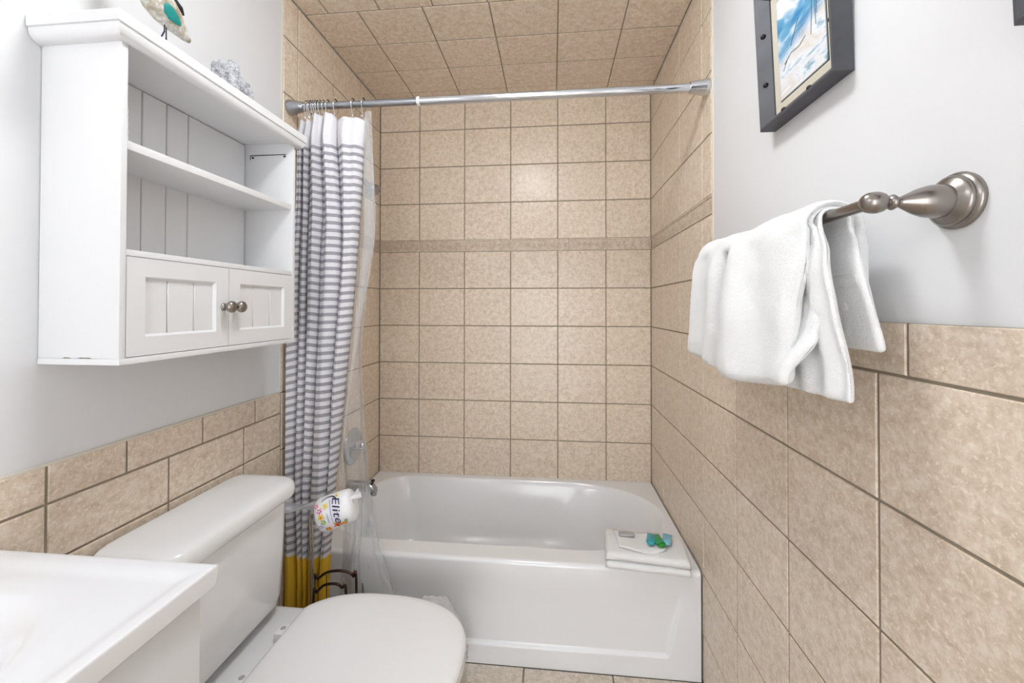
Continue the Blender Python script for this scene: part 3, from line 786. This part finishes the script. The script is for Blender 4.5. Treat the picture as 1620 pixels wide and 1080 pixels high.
# gathered lower end of the liner: a crumpled pouch of film outside the tub
px0 = [(.06,-.745),(.28,-.745),(.36,-.740),(.46,-.722),(.58,-.708),(.66,-.704)]
px1 = [(.06,-.548),(.28,-.570),(.355,-.598),(.445,-.630),(.56,-.652),(.66,-.658)]
vs = []; NX_, NY_ = 40, 50
for j in range(NY_+1):
    z = .06+.60*j/NY_; a, b = lint(px0,z), lint(px1,z)
    for i in range(NX_+1):
        q = i/NX_
        y = 1.440-.040*math.sin(PI*q)**.8*math.exp(-((z-.34)/.15)**2)-.012*math.sin(PI*q)
        y += .012*fbm((q*3+2, z*6, 1), 1.2)+.006*abs(fbm((q*8, z*16, 5), 1.1))+.006*math.sin(q*17+3*z)*sst(.35,.60,z)
        vs.append((a+(b-a)*q, min(y,1.470), z))
fs = [(j*(NX_+1)+i, j*(NX_+1)+i+1, (j+1)*(NX_+1)+i+1, (j+1)*(NX_+1)+i) for j in range(NY_) for i in range(NX_)]
mesh('gathered_end', vs, fs, M['hem_film'], ln, smooth=True)

# ------------------------------------------------------------------ tub fittings on the left wall
sh = thing('shower_fixture', 'chrome shower head on an arm seen through the clear liner', 'shower head', (XL,1.83,1.93))
mesh('wall_flange', *lathe([(0,.028),(.004,.028),(.010,.014),(.012,.011)], (XL,1.83,1.93), (1,0,0), 20), M['chrome2'], sh, smooth=True)
mesh('shower_arm', *tube(smooth_path([(XL,1.83,1.93),(-.93,1.83,1.93),(-.885,1.83,1.905),(-.862,1.83,1.875)]), .0095, 12), M['chrome2'], sh, smooth=True)
mesh('spray_head', *lathe([(0,.012),(.012,.013),(.020,.016),(.050,.036),(.064,.039),(.068,.037),(.068,.0)], (-.868,1.83,1.884), (.62,0,-.78), 24), M['chrome2'], sh, smooth=True, sharp=50)
va = thing('shower_valve', 'chrome shower valve with round plate and lever behind the liner', 'valve', (XL,1.93,.645))
mesh('escutcheon', *lathe([(0,.088),(.004,.088),(.010,.080),(.014,.05),(.016,.03)], (XL,1.93,.620), (1,0,0), 36), M['chrome2'], va, smooth=True, sharp=60)
mesh('valve_stem', *lathe([(0,.024),(.03,.022),(.05,.020),(.055,.014)], (XL+.012,1.93,.625), (1,0,0), 20), M['chrome'], va, smooth=True, sharp=50)
mesh('lever_handle', *tube([(XL+.058,1.93,.628),(XL+.062,1.935,.60),(XL+.066,1.942,.562),(XL+.066,1.946,.545)], lambda t: .010-.003*t, 10), M['chrome'], va, smooth=True)
sp_ = thing('tub_spout', 'chrome tub spout with diverter knob over the tub end', 'faucet', (XL,1.90,.44))
rings = []
for x, zc, hz, hy in ((0,.445,.026,.026),(.02,.445,.026,.026),(.07,.445,.024,.024),(.105,.442,.022,.022),(.122,.436,.022,.020),(.134,.428,.017,.017),(.138,.424,.012,.013)):
    rings.append([(XL+x, 1.895+hy*math.cos(2*PI*k/20), zc+hz*math.sin(2*PI*k/20)) for k in range(20)])
v1, f1 = loft(rings); mesh('spout_body', v1, f1, M['chrome2'], sp_, smooth=True, sharp=60)
mesh('spout_lip', *lathe([(0,.016),(.014,.015),(.015,.012)], (XL+.122,1.895,.418), (.15,0,-1), 18), M['chrome2'], sp_, smooth=True)
mesh('diverter_knob', *lathe([(0,.004),(.010,.004),(.011,.009),(.018,.010),(.022,.005)], (XL+.118,1.895,.457), (.1,0,1), 14), M['frame_in'], sp_, smooth=True)

# ------------------------------------------------------------------ towel bar with two towels
BX, BYp, BZ = .421, .587, 1.4385
tb = thing('towel_bar', 'brushed nickel towel bar with turned post on the white wall', 'towel bar', (.47,.95,BZ))
for i, yy in enumerate((BYp, 1.150)):
    L_ = PR_-BX
    pf = [(0,.036),(.004,.037),(.0075,.0355),(.009,.032),(.013,.0325),(.016,.030),(.0185,.026),(.021,.0215),(.030,.0215),(.040,.0205),(.052,.0165),(.063,.011),(.071,.0072),(.074,.0060),(.0755,.0060),(.077,.0085),(.0805,.0103),(.084,.0085),(.0855,.0062),(.087,.0062)]
    p_ = mesh('post', *lathe(pf, (PR_,yy,BZ), (-1,0,0), 32), M['nickel'], tb, smooth=True, sharp=55)
    q = BX
    mesh('finial', *lathe([(-.017,.0005),(-.0165,.005),(-.014,.0095),(-.009,.0128),(-.003,.0142),(.003,.0142),(.009,.0125),(.013,.0095),(.016,.006)], (q+.003,yy,BZ), (1,0,0), 28), M['nickel'], p_, smooth=True)
mesh('bar', *lathe([(0,.0082),(1.150-BYp,.0082)], (BX,BYp,BZ), (0,1,0), 20), M['nickel'], tb, smooth=True, sharp=40)

def drape(yr, yl, xf, xb, zbf, zbb, topz, th, NS=70, extra=None, rnd=.035, seed=0, rx=.03):
    """closed solid hung over the bar. s: 0 near end .. 1 far end. yr/yl(z, front) give the end positions;
    xf/xb(s,z) centre-plane x of front/back drop; zbf/zbb(s) bottoms."""
    rings = []
    ts = []
    for i in range(NS+1):
        t = i/NS; ts.append(t)
    ts = sorted(set(ts+[.004,.010,.018,.028,1-.004,1-.010,1-.018,1-.028]))
    for s in ts:
        zf, zb = zbf(s), zbb(s); tz = topz(s)
        cen = []
        nF, nA, nBk = 26, 10, 20
        xa_, xb_ = xf(s, tz-rx), xb(s, tz-rx)
        r = (xb_-xa_)/2; cx = (xa_+xb_)/2; zc = tz-r*.8
        for k in range(nF): z = zf+(zc-zf)*k/nF; cen.append((xf(s,z), z, 1))
        for k in range(nA+1): a = PI-PI*k/nA; cen.append((cx+r*math.cos(a), zc+r*.8*math.sin(a), .5))
        for k in range(1, nBk+1): z = zc+(zb-zc)*k/nBk; cen.append((xb(s,z), z, 0))
        e = min(s, 1-s); fac = math.sqrt(max(0, 1-(1-min(1, e/rnd))**2)); h = max(.0008, th*fac/2)
        n = len(cen); O, I = [], []
        for k, (x, z, fr) in enumerate(cen):
            p, q = cen[max(k-1,0)], cen[min(k+1,n-1)]
            tx, tz_ = q[0]-p[0], q[1]-p[1]; l = math.hypot(tx,tz_) or 1; nx_, nz_ = -tz_/l, tx/l
            hh = h*(.45+.55*sst(tz-.015, tz-.10, z))
            y = yr(z, fr)+(yl(z, fr)-yr(z, fr))*s
            dd = .0035*fbm((y*9+seed, z*9, fr*3), 1.5)+.0016*fbm((y*38+seed, z*38, fr), 1.2)
            ex = extra(s, y, z, fr) if extra else 0
            O.append((x+nx_*(hh+dd*fac)+ex, y, z+nz_*(hh+dd*fac)))
            I.append((x-nx_*hh+ex, y, z-nz_*hh))
        # rounded bottoms
        def capend(c, o_, i_):
            m = ((o_[0]+i_[0])/2, o_[1], min(o_[2],i_[2])); return [(m[0]+(o_[0]-m[0])*.75, m[1], m[2]-h*.65), (m[0], m[1], m[2]-h*.95), (m[0]+(i_[0]-m[0])*.75, m[1], m[2]-h*.65)]
        b1 = capend(0, O[-1], I[-1]); b0 = capend(0, O[0], I[0])
        rings.append(O+b1+I[::-1]+b0[::-1])
    return loft(rings)
# hand towel next to the bar
ht = thing('hand_towel', 'thin white hand towel with hem bands hanging nearest the bar post', 'towel', (.435,.80,1.16))
def h_yr(z, fr): return interp([(1.17,.625),(1.30,.634),(1.38,.645),(1.43,.666),(1.46,.674)], z)+.003*math.sin(z*25)
def h_yl(z, fr): return 1.12
def h_xf(s, z): return .404+.010*sst(1.40,1.17,z)*(1-s)+.006*math.sin(z*20+3)*(1-s)*.6+.003*math.sin(s*60)
def h_xb(s, z): return .447+.016*sst(1.42,1.24,z)+.003*math.sin(z*22)
tv = drape(h_yr, h_yl, h_xf, h_xb, lambda s: 1.170-.012*s, lambda s: 1.242, lambda s: BZ+.0120, .012, 60, rnd=.012, seed=4, rx=.02)
mesh('cloth', *tv, M['terry'], ht, smooth=True)
def band(z0, z1, xc, y0, y1, off, nm='hem_band'):
    vs = []; fs = []
    N = 20
    for i in range(N+1):
        y = y0+(y1-y0)*i/N; s = (y-.625)/(1.12-.625)
        for z in (z0, (z0+z1)/2, z1): vs.append((xc(s,z)-off, y, z))
    for i in range(N):
        for k in range(2): a = i*3+k; fs.append((a,a+1,a+4,a+3))
    o = mesh(nm, vs, fs, M['hem'], ht, smooth=True); m = o.modifiers.new('t','SOLIDIFY'); m.thickness = .0006; m.offset = 0
band(1.330,1.350,h_xb,.648,.74,.0064)

bt = thing('bath_towel', 'thick folded white bath towel draped over the middle of the towel bar', 'towel', (.40,.90,1.16))
def t_yr(z, fr):
    if fr > .6: return interp([(1.14,.715),(1.20,.705),(1.30,.690),(1.38,.674),(1.45,.668)], z)
    return .672
def t_yl(z, fr): return interp([(1.14,1.150),(1.20,1.150),(1.40,1.125),(1.45,1.105)], z)
def t_xf(s, z): return .382-.004*math.sin(PI*s)-.006*sst(1.40,1.18,z)+.006*math.sin(s*9+1)
def t_xb(s, z): return .470+.004*math.sin(s*8)
def t_extra(s, y, z, fr):
    if fr < .6: return 0
    yc = interp([(1.16,.958),(1.25,.935),(1.35,.922),(1.46,.905)], z)
    d = (y-yc); w = sst(1.47,1.36,z)
    e = (.052*math.exp(-(d/.009)**2) if d < 0 else .052*math.exp(-(d/.016)**2))*w
    if d > 0: e += .004*w*math.exp(-d/.05)-.012*w*math.exp(-((d-.055)/.035)**2)     # far lobe sits a little further back
    e -= .018*math.exp(-((y-.85)/.06)**2)*sst(1.45,1.25,z)
    e -= .004*math.sin((y-.69)*46)*sst(1.2,1.4,z)
    return e
def t_zbf(s):
    z = 1.190+.006*math.sin(s*9)
    if s < .53: z -= .020*math.sin(PI*min(1, s/.50))**.8
    else: z -= .010*math.sin(PI*min(1, (s-.53)/.47))**.6
    return z
tv = drape(t_yr, t_yl, t_xf, t_xb, t_zbf, lambda s: 1.262, lambda s: BZ+.0195+.004*math.sin(s*7+1)+.003*sst(.4,1,s), .032, 110, extra=t_extra, rnd=.05, seed=1)
mesh('outer_fold', *tv, M['terry'], bt, smooth=True)
def u_yr(z, fr): return interp([(1.14,.715),(1.19,.694),(1.25,.668),(1.35,.652),(1.42,.664),(1.45,.670)], z) if fr > .6 else .674
def u_xf(s, z): return .4025-.026*sst(1.26,1.18,z)+.006*math.sin(z*24+1)*(1-s)
tv = drape(u_yr, lambda z,fr: 1.10, u_xf, lambda s,z: .4575, lambda s: 1.182, lambda s: 1.30, lambda s: BZ+.0155, .015, 50, rnd=.03, seed=9, rx=.022)
mesh('inner_fold', *tv, M['terry'], bt, smooth=True)

# ------------------------------------------------------------------ framed pictures on the right wall
def picture(label, y0, y1, z0, z1, lean, art, group):
    root = thing('framed_picture', label, 'picture', (PR_,(y0+y1)/2,z0), group)
    def P(y, z, dep):       # dep: distance from the wall plane
        return (PR_-.001-dep-lean*(z-z0)/(z1-z0), y, z)
    w, dr, di = .026, .034, .013
    for k in range(4):
        cs = [(y0,z0),(y1,z0),(y1,z1),(y0,z1)]
        a, b = cs[k], cs[(k+1)%4]
        def ins(c, d): return (c[0]+(d if c[0] == y0 else -d), c[1]+(d if c[1] == z0 else -d))
        ring = []
        for c in (a, b):
            ring.append([P(*c,0), P(*c,dr), P(*ins(c,.004),dr+.001), P(*ins(c,w),di), P(*ins(c,w),0)])
        v, f = loft(ring); m = mesh('frame_member', v, f, M['frame'], root)
        # two rivets on the sloping face
        for q in (.31,.70):
            A, B = Vector(P(*ins(a,.014),0)), Vector(P(*ins(b,.014),0)); c = A+(B-A)*q; c.x -= .0236
            mesh('rivet', *lathe([(-.003,.0058),(.002,.0058),(.0042,.0042),(.0054,.0005)], c, (-1,0,0), 12), M['rivet'], m, smooth=True)
    def rect(i, dep): return [P(y0+i,z0+i,dep),P(y1-i,z0+i,dep),P(y1-i,z1-i,dep),P(y0+i,z1-i,dep)]
    def ringo(name, i0, i1, d0, d1, mat):
        A, B = rect(i0,d0), rect(i1,d1); mesh(name, A+B, [(k,(k+1)%4,4+(k+1)%4,4+k) for k in range(4)], mat, root)
    ringo('inner_lip', w-.0005, w+.001, di, .008, M['frame_in'])
    ringo('liner', w+.0005, w+.020, .010, .009, M['mat_board'])
    ringo('black_edge', w+.020, w+.0235, .009, .0105, M['black'])
    A = rect(w+.022, .0102); o = mesh('painting', A, [(0,1,2,3)], art, root)
    mesh('backing_board', rect(.006,.001)+rect(.006,.006), [(0,1,2,3),(4,5,6,7),(0,1,5,4),(1,2,6,5),(2,3,7,6),(3,0,4,7)], M['frame_in'], root)
    return root, P
pic, P1 = picture('dark framed beach dune painting above the towel bar', .769, 1.025, 1.715, 2.035, .014, M['art'], None)
# brush strokes of dune grass and posts
def stroke(pts, r): mesh('grass_stroke', *tube([P1(y,z,.0106) for y,z in pts], r, 5), M['p_ink2'], pic)
M['p_ink2'] = plain('slate_ink', (92,116,132), .6)
for pts in ([(.845,1.96),(.847,1.90),(.846,1.85)],[(.853,1.965),(.856,1.89),(.862,1.84)],[(.84,1.94),(.843,1.87)],[(.93,1.86),(.915,1.882),(.90,1.90)],[(.955,1.835),(.93,1.846),(.90,1.842),(.88,1.85)],[(.96,1.822),(.945,1.838)]): stroke(pts, .0007)
picture('dark picture frame corner at the upper right edge of the view', .231, .487, 1.601, 1.921, .012, M['art'], None)

# ------------------------------------------------------------------ folded towel with toiletries on the tub corner
ft = thing('folded_towel', 'folded white towel lying on the front corner of the tub rim', 'towel', (.335,1.54,RIM))
def towel_block(u0, u1, prof, ang, cx, cy, seed, N=40):
    rings = []
    for i in range(N+1):
        s = i/N; e = min(s,1-s); k = math.sqrt(max(.02, 1-(1-min(1,e/.07))**2))
        u = u0+(u1-u0)*s; ring = []
        for (v, z) in prof:
            zz = RIM+.001+(z)*(.78+.22*k)+.0022*fbm((u*30+seed, v*30, z*40), 1)*(1 if z > .004 else 0)
            vv = v*(.93+.07*k)+.003*fbm((u*18, z*60, seed), 1)
            ring.append((cx+u*math.cos(ang)-vv*math.sin(ang), cy+u*math.sin(ang)+vv*math.cos(ang), zz))
        rings.append(ring)
    return loft(rings)
def lobe(v0, v1, z0, z1, n=9):
    r = (z1-z0)/2; zc = (z0+z1)/2
    return [(v0+r-r*1.3*math.cos(R(-90+180*k/n)), zc-r*math.sin(R(90-180*k/n))) for k in range(n+1)]
prof = lobe(-.090,0,0,.026)+lobe(-.085,0,.0265,.056)+[(-.02,.057),(.03,.0565),(.07,.055),(.088,.048),(.094,.030),(.092,.010),(.085,0)]
v1, f1 = towel_block(-.140, .145, prof, R(-6), .335, 1.560, 2)
mesh('towel_stack', v1, f1, M['terry'], ft, smooth=True)
TZ = RIM+.0585
# paper-thin wrapped washcloth fan
vs, fs = [], []
N1, N2 = 16, 8
for i in range(N1+1):
    s = i/N1
    for j in range(N2+1):
        t = j/N2
        x = .235+.165*s; yf = 1.520-.030*math.sin(PI*s*.9); yb = 1.630-.015*s
        vs.append((x, yf+(yb-yf)*t, TZ+.005+.004*math.sin(PI*t)*math.sin(PI*s)+.0025*math.sin(7*s+2*t)))
for i in range(N1):
    for j in range(N2): a = i*(N2+1)+j; fs.append((a,a+1,a+N2+2,a+N2+1))
wcl = mesh('washcloth', vs, fs, M['hem'], None, (.32,1.57,TZ), True); m = wcl.modifiers.new('t','SOLIDIFY'); m.thickness = .004
tag(wcl, 'thin white washcloth fanned out on the folded tub towel', 'washcloth')
soap = mesh('soap_packet', *loft([[(x,y,z) for x,y in rrect(.248+i,.305-i,1.572+i,1.598-i,(.008,.008),(.008,.008),4)] for z, i in ((TZ+.010,.003),(TZ+.011,0),(TZ+.016,0),(TZ+.018,.004))]), M['greyprint'], None, (.276,1.585,TZ+.007), True)
tag(soap, 'small pale grey wrapped soap on the white washcloth', 'soap')
def mini(name, label, x, y, ang, L, w, col, cap, h=.016, z=TZ+.010):
    root = thing(name, label, 'toiletry', (x,y,z), 'toiletries on the folded towel')
    ca, sa = math.cos(ang), math.sin(ang)
    def X(u, v, q): return (x+u*ca-v*sa, y+u*sa+v*ca, z+q)
    rings = []
    for u, ww, hh in ((0,w*.45,h*.5),(.002,w*.5,h*.5),(L*.25,w*.5,h*.5),(L*.7,w*.52,h*.36),(L*.96,w*.55,h*.10),(L,w*.55,h*.07)):
        rings.append([X(u, ww*math.cos(2*PI*k/14), h*.5+hh*math.sin(2*PI*k/14)) for k in range(14)])
    mesh('tube_body', *loft(rings), M[col], root, smooth=True)
    rings = [[X(u, r*w*math.cos(2*PI*k/14), h*.5+r*h*math.sin(2*PI*k/14)) for k in range(14)] for u, r in ((-.012,.30),(-.011,.36),(-.001,.40),(.001,.38))]
    mesh('cap', *loft(rings), M[cap], root, smooth=True, sharp=50)
mini('toiletry_tube', 'teal travel toiletry tube at the left of the green one', .352, 1.532, R(72), .058, .032, 'soap_teal', 'soap_teal')
mini('toiletry_tube', 'green travel toiletry tube with bright green cap on the folded towel', .386, 1.522, R(98), .064, .034, 'soap_green', 'cap_green')
mini('toiletry_tube', 'pale blue travel toiletry tube at the right of the green one', .409, 1.536, R(72), .058, .030, 'soap_blue', 'soap_blue')

# ------------------------------------------------------------------ paper stand and wrapped roll
PSY = 1.285
stand = thing('paper_stand', 'free-standing dark wire toilet paper stand between toilet and curtain', 'paper stand', (-.75,PSY,0))
wire = lambda pts, r, nm, mat='wirechrome', n=8: mesh(nm, *tube(smooth_path(pts, 6), r, n), M[mat], stand, smooth=True)
wire([(-.790,PSY+.006,.02),(-.791,PSY+.006,.35),(-.797,PSY+.006,.600),(-.794,PSY+.006,.636),(-.780,PSY+.006,.648),(-.755,PSY+.004,.632)], .0034, 'upright')
wire([(-.771,PSY-.010,.02),(-.772,PSY-.010,.35),(-.778,PSY-.010,.585),(-.776,PSY-.010,.618),(-.766,PSY-.010,.630),(-.755,PSY-.004,.622),(-.66,PSY,.652)], .0034, 'upright')
def ring_pts(cx, cy, r, z, n=36): return [(cx+r*math.cos(2*PI*k/n), cy+r*math.sin(2*PI*k/n), z) for k in range(n)]
mesh('base_ring', *tube(ring_pts(-.71,PSY,.085,.006), .004, 8, True), M['bronze'], stand, smooth=True)
mesh('basket_ring', *tube(ring_pts(-.71,PSY,.075,.16), .003, 8, True), M['bronze'], stand, smooth=True)
# two concentric arches of the reserve basket
def arch(x0, x1, ztop, zb, y, r, nm):
    w = x1-x0
    pts = [(x0,y,zb),(x0,y,ztop-.055),(x0+.012*w/.12,y,ztop-.035),(x0+w*.35,y-.004,ztop-.008),(x0+w*.72,y-.006,ztop),(x1-.012,y-.004,ztop-.012),(x1,y,ztop-.040),(x1,y,zb)]
    wire(pts, r, nm, 'bronze', 8)
arch(-.776,-.632,.447,.006,PSY,.0042,'basket_arch'); arch(-.770,-.660,.412,.006,PSY-.012,.0042,'basket_arch')
wire([(-.731,PSY-.004,.006),(-.731,PSY-.004,.430)], .0016, 'basket_rod', 'bronze'); wire([(-.615,PSY+.01,.006),(-.615,PSY+.01,.40)], .0014, 'basket_rod', 'bronze')
mesh('joint_ball', *lathe([(-.006,.0005),(-.004,.0045),(0,.006),(.004,.0045),(.006,.0005)], (-.642,PSY,.430), (0,0,1), 10), M['bronze'], stand, smooth=True)
# roll
RC = Vector((-.698,PSY,.640)); A_ = Vector((.90,.24,.27)).normalized()
ref = Vector((0,0,1)); U_ = (ref-A_*ref.dot(A_)).normalized(); V_ = A_.cross(U_)       # V_ points to +y/-y
if V_.y > 0: V_ = -V_
RR = .052; HL = .056
roll = thing('wrapped_paper_roll', 'wrapped toilet roll printed with flowers on the wire stand arm', 'toilet paper', RC-Vector((0,0,.055)))
rings = []
for h, r in ((-HL-.006,.016),(-HL-.004,.036),(-HL+.002,.047),(-HL+.010,RR),(-HL+.03,RR+.001),(HL-.03,RR+.001),(HL-.012,RR-.001),(HL-.004,.047),(HL+.001,.038),(HL+.003,.024),(HL+.004,.010)):
    rings.append([RC+A_*h+(U_*math.cos(2*PI*k/40)+V_*math.sin(2*PI*k/40))*(r+.0016*fbm((h*40,k*.7,2),1)*(1 if abs(h) < HL else 2.5)) for k in range(40)])
v1, f1 = loft(rings); body = mesh('roll_wrap', v1, f1, M['paper'], roll, smooth=True)
# twisted flap of the wrapper at the far end
vs, fs = [], []
for i in range(9):
    t = i/8
    for j in range(7):
        q = j/6-.5; w = .020+.016*t
        vs.append(RC+A_*(HL-.002+.034*t)+U_*(.022+.012*t+q*w*1.1)+V_*(.018+q*w*.5+.005*math.sin(9*q+5*t)))
for i in range(8):
    for j in range(6): a = i*7+j; fs.append((a,a+1,a+8,a+7))
fl = mesh('twist_flap', vs, fs, M['paper'], roll, smooth=True); fl.modifiers.new('t','SOLIDIFY').thickness = .0015
vs, fs = [], []
for i in range(13):
    t = i/12
    for j in range(5):
        q = j/4-.5; c = RC+Vector((-.052,0,.012)).lerp(Vector((-.172,-.035,.012)), t)
        vs.append(c+Vector((0,.012*math.sin(5*q),(.030-.012*t)*q+.008*math.sin(7*t+3*q))))
for i in range(12):
    for j in range(4): a = i*5+j; fs.append((a,a+1,a+6,a+5))
mesh('loose_wrap', vs, fs, M['wrap'], roll, smooth=True)
def wrap(u, v, lift=.0016):
    """u: arc length downwards from the front-facing line, v: along the axis"""
    a = R(70)+u/RR*1.0     # angle from U_ towards V_ (front)
    return RC+A_*v+(U_*math.cos(a)+V_*math.sin(a))*(RR+lift)
def print_mesh(name, vs2, fs, mat, lift=.0026): mesh(name, [wrap(u,v,lift) for u,v in vs2], fs, mat, roll)
# lettering, running downwards round the roll
cu = bpy.data.curves.new('lettering', 'FONT'); cu.body = 'Elite'; cu.size = .036; cu.shear = .28; cu.resolution_u = 3; cu.space_character = 1.0
to = bpy.data.objects.new('lettering_source', cu); C.objects.link(to)
dg = bpy.context.evaluated_depsgraph_get(); tm = bpy.data.meshes.new_from_object(to.evaluated_get(dg))
bpy.data.objects.remove(to)
bm = bmesh.new(); bm.from_mesh(tm); bmesh.ops.triangulate(bm, faces=bm.faces[:])
for _ in range(2):
    es = [e for e in bm.edges if e.calc_length() > .005]
    if es: bmesh.ops.subdivide_edges(bm, edges=es, cuts=1); bmesh.ops.triangulate(bm, faces=bm.faces[:])
xs_ = [v.co.x for v in bm.verts]; wdt = max(xs_)-min(xs_)
for v in bm.verts:
    u = (v.co.x-min(xs_))/wdt*.082-.040; w = v.co.y*.92+.004
    v.co = wrap(u, w, .0030)
from_bm('lettering', bm, M['ink'], roll); bpy.data.meshes.remove(tm)
# swash under / over the word
def ribbon(pts, w, mat, nm='printed_swash'):
    p = smooth_path([(a,b,0) for a,b in pts], 6); vs = []; fs = []
    for i, q in enumerate(p):
        t = (p[min(i+1,len(p)-1)]-p[max(i-1,0)]).normalized(); n_ = Vector((-t.y,t.x,0)); ww = w*math.sin(PI*(.08+.84*i/(len(p)-1)))
        vs += [(q.x+n_.x*ww,q.y+n_.y*ww),(q.x-n_.x*ww,q.y-n_.y*ww)]
    fs = [(2*i,2*i+1,2*i+3,2*i+2) for i in range(len(p)-1)]
    print_mesh(nm, vs, fs, mat, .0031)
ribbon([(-.038,-.030),(-.050,-.018),(-.050,.000),(-.040,.012),(-.030,.018)], .0022, M['ink'])
ribbon([(-.034,-.006),(-.030,-.003),(.038,-.003)], .0016, M['p_lilac']); ribbon([(.0,-.014),(.03,-.014)], .0018, M['p_lilac'])
def flower(u, v, r, mat, mid):
    vs = [(u,v)]; n = 30
    for k in range(n):
        a = 2*PI*k/n; q = r*(.72+.28*math.cos(5*a)); vs.append((u+q*math.cos(a), v+q*math.sin(a)))
    print_mesh('printed_flower', vs, [(0,1+k,1+(k+1)%n) for k in range(n)], mat, .0027)
    vs = [(u,v)]+[(u+.3*r*math.cos(2*PI*k/12), v+.3*r*math.sin(2*PI*k/12)) for k in range(12)]
    print_mesh('printed_flower', vs, [(0,1+k,1+(k+1)%12) for k in range(12)], mid, .0034)
for u, v, r, c, m_ in ((-.030,-.046,.008,'p_pink','p_paleyel'),(-.012,-.036,.009,'p_pink','paper'),(-.022,-.018,.012,'p_paleyel','p_yellow'),(.006,-.034,.011,'p_yellow','p_orange'),(.022,-.030,.009,'p_green','p_paleyel'),(.034,-.042,.008,'p_lilac','paper'),(-.046,.016,.009,'p_paleyel','p_orange'),(.046,.006,.014,'p_orange','p_red'),(.050,.026,.010,'p_orange','p_yellow'),(.052,-.024,.011,'p_orange','p_yellow'),(.040,.034,.007,'p_green','p_green')): flower(u, v, r, M[c], M[m_])

# ------------------------------------------------------------------ crumpled clear bag between toilet and tub
bm = bmesh.new(); bmesh.ops.create_icosphere(bm, subdivisions=5, radius=1)
for v in bm.verts:
    d = v.co.normalized()
    q = 1+.16*fbm((d.x*1+4,d.y,d.z),2.4)+.09*abs(fbm((d.x,d.y+7,d.z),6))-.06*abs(fbm((d.x,d.y+2,d.z+3),11))
    x = -.395+d.x*.105*q+.04*max(0,d.z-.2)*0; y = 1.385+d.y*.072*q; z = .140+d.z*.162*q
    if d.x > .3: z -= .055*(d.x-.3)*(1 if d.z > 0 else 0)
    v.co = (x, min(y,1.485), max(.002, z))
tag(from_bm('plastic_bag', bm, M['bag'], origin=(-.395,1.385,0), smooth=True), 'crumpled clear plastic bag on the floor behind the toilet', 'bag')

# ------------------------------------------------------------------ vanity light, and an invented ceiling lamp added as overhead fill
vl = thing('vanity_light', 'chrome vanity light bar with frosted globes above the washbasin', 'light', (PL,-.33,2.04))
box('back_plate', (PL,PL+.022,-.89,-.07,1.99,2.09), M['chrome'], vl, .004)
for y in (-.66,-.44,-.22,.0):
    g_ = mesh('globe', *lathe([(-.05,.001),(-.048,.014),(-.04,.030),(-.025,.0433),(0,.05),(.025,.0433),(.04,.030),(.048,.014),(.05,.001)], (PL+.092,y-.15,2.04), (0,0,1), 20), M['globe'], vl, smooth=True)
    mesh('socket', *lathe([(0,.024),(.03,.022),(.044,.018)], (PL+.02,y-.15,2.04), (1,0,0), 18), M['chrome'], g_, smooth=True)
cl_ = thing('ceiling_fill_light', 'added round ceiling fill light with frosted dome, out of view', 'light', (-.16,.78,ZC+TH))
mesh('rim_ring', *lathe([(0,.165),(.02,.165),(.022,.155)], (-.16,.78,ZC+TH), (0,0,-1), 36), M['chrome'], cl_, smooth=True, sharp=50)
mesh('dome', *lathe([(.012,.150),(.035,.143),(.058,.118),(.074,.080),(.083,.035),(.085,.001)], (-.16,.78,ZC+TH), (0,0,-1), 36), M['dome'], cl_, smooth=True)
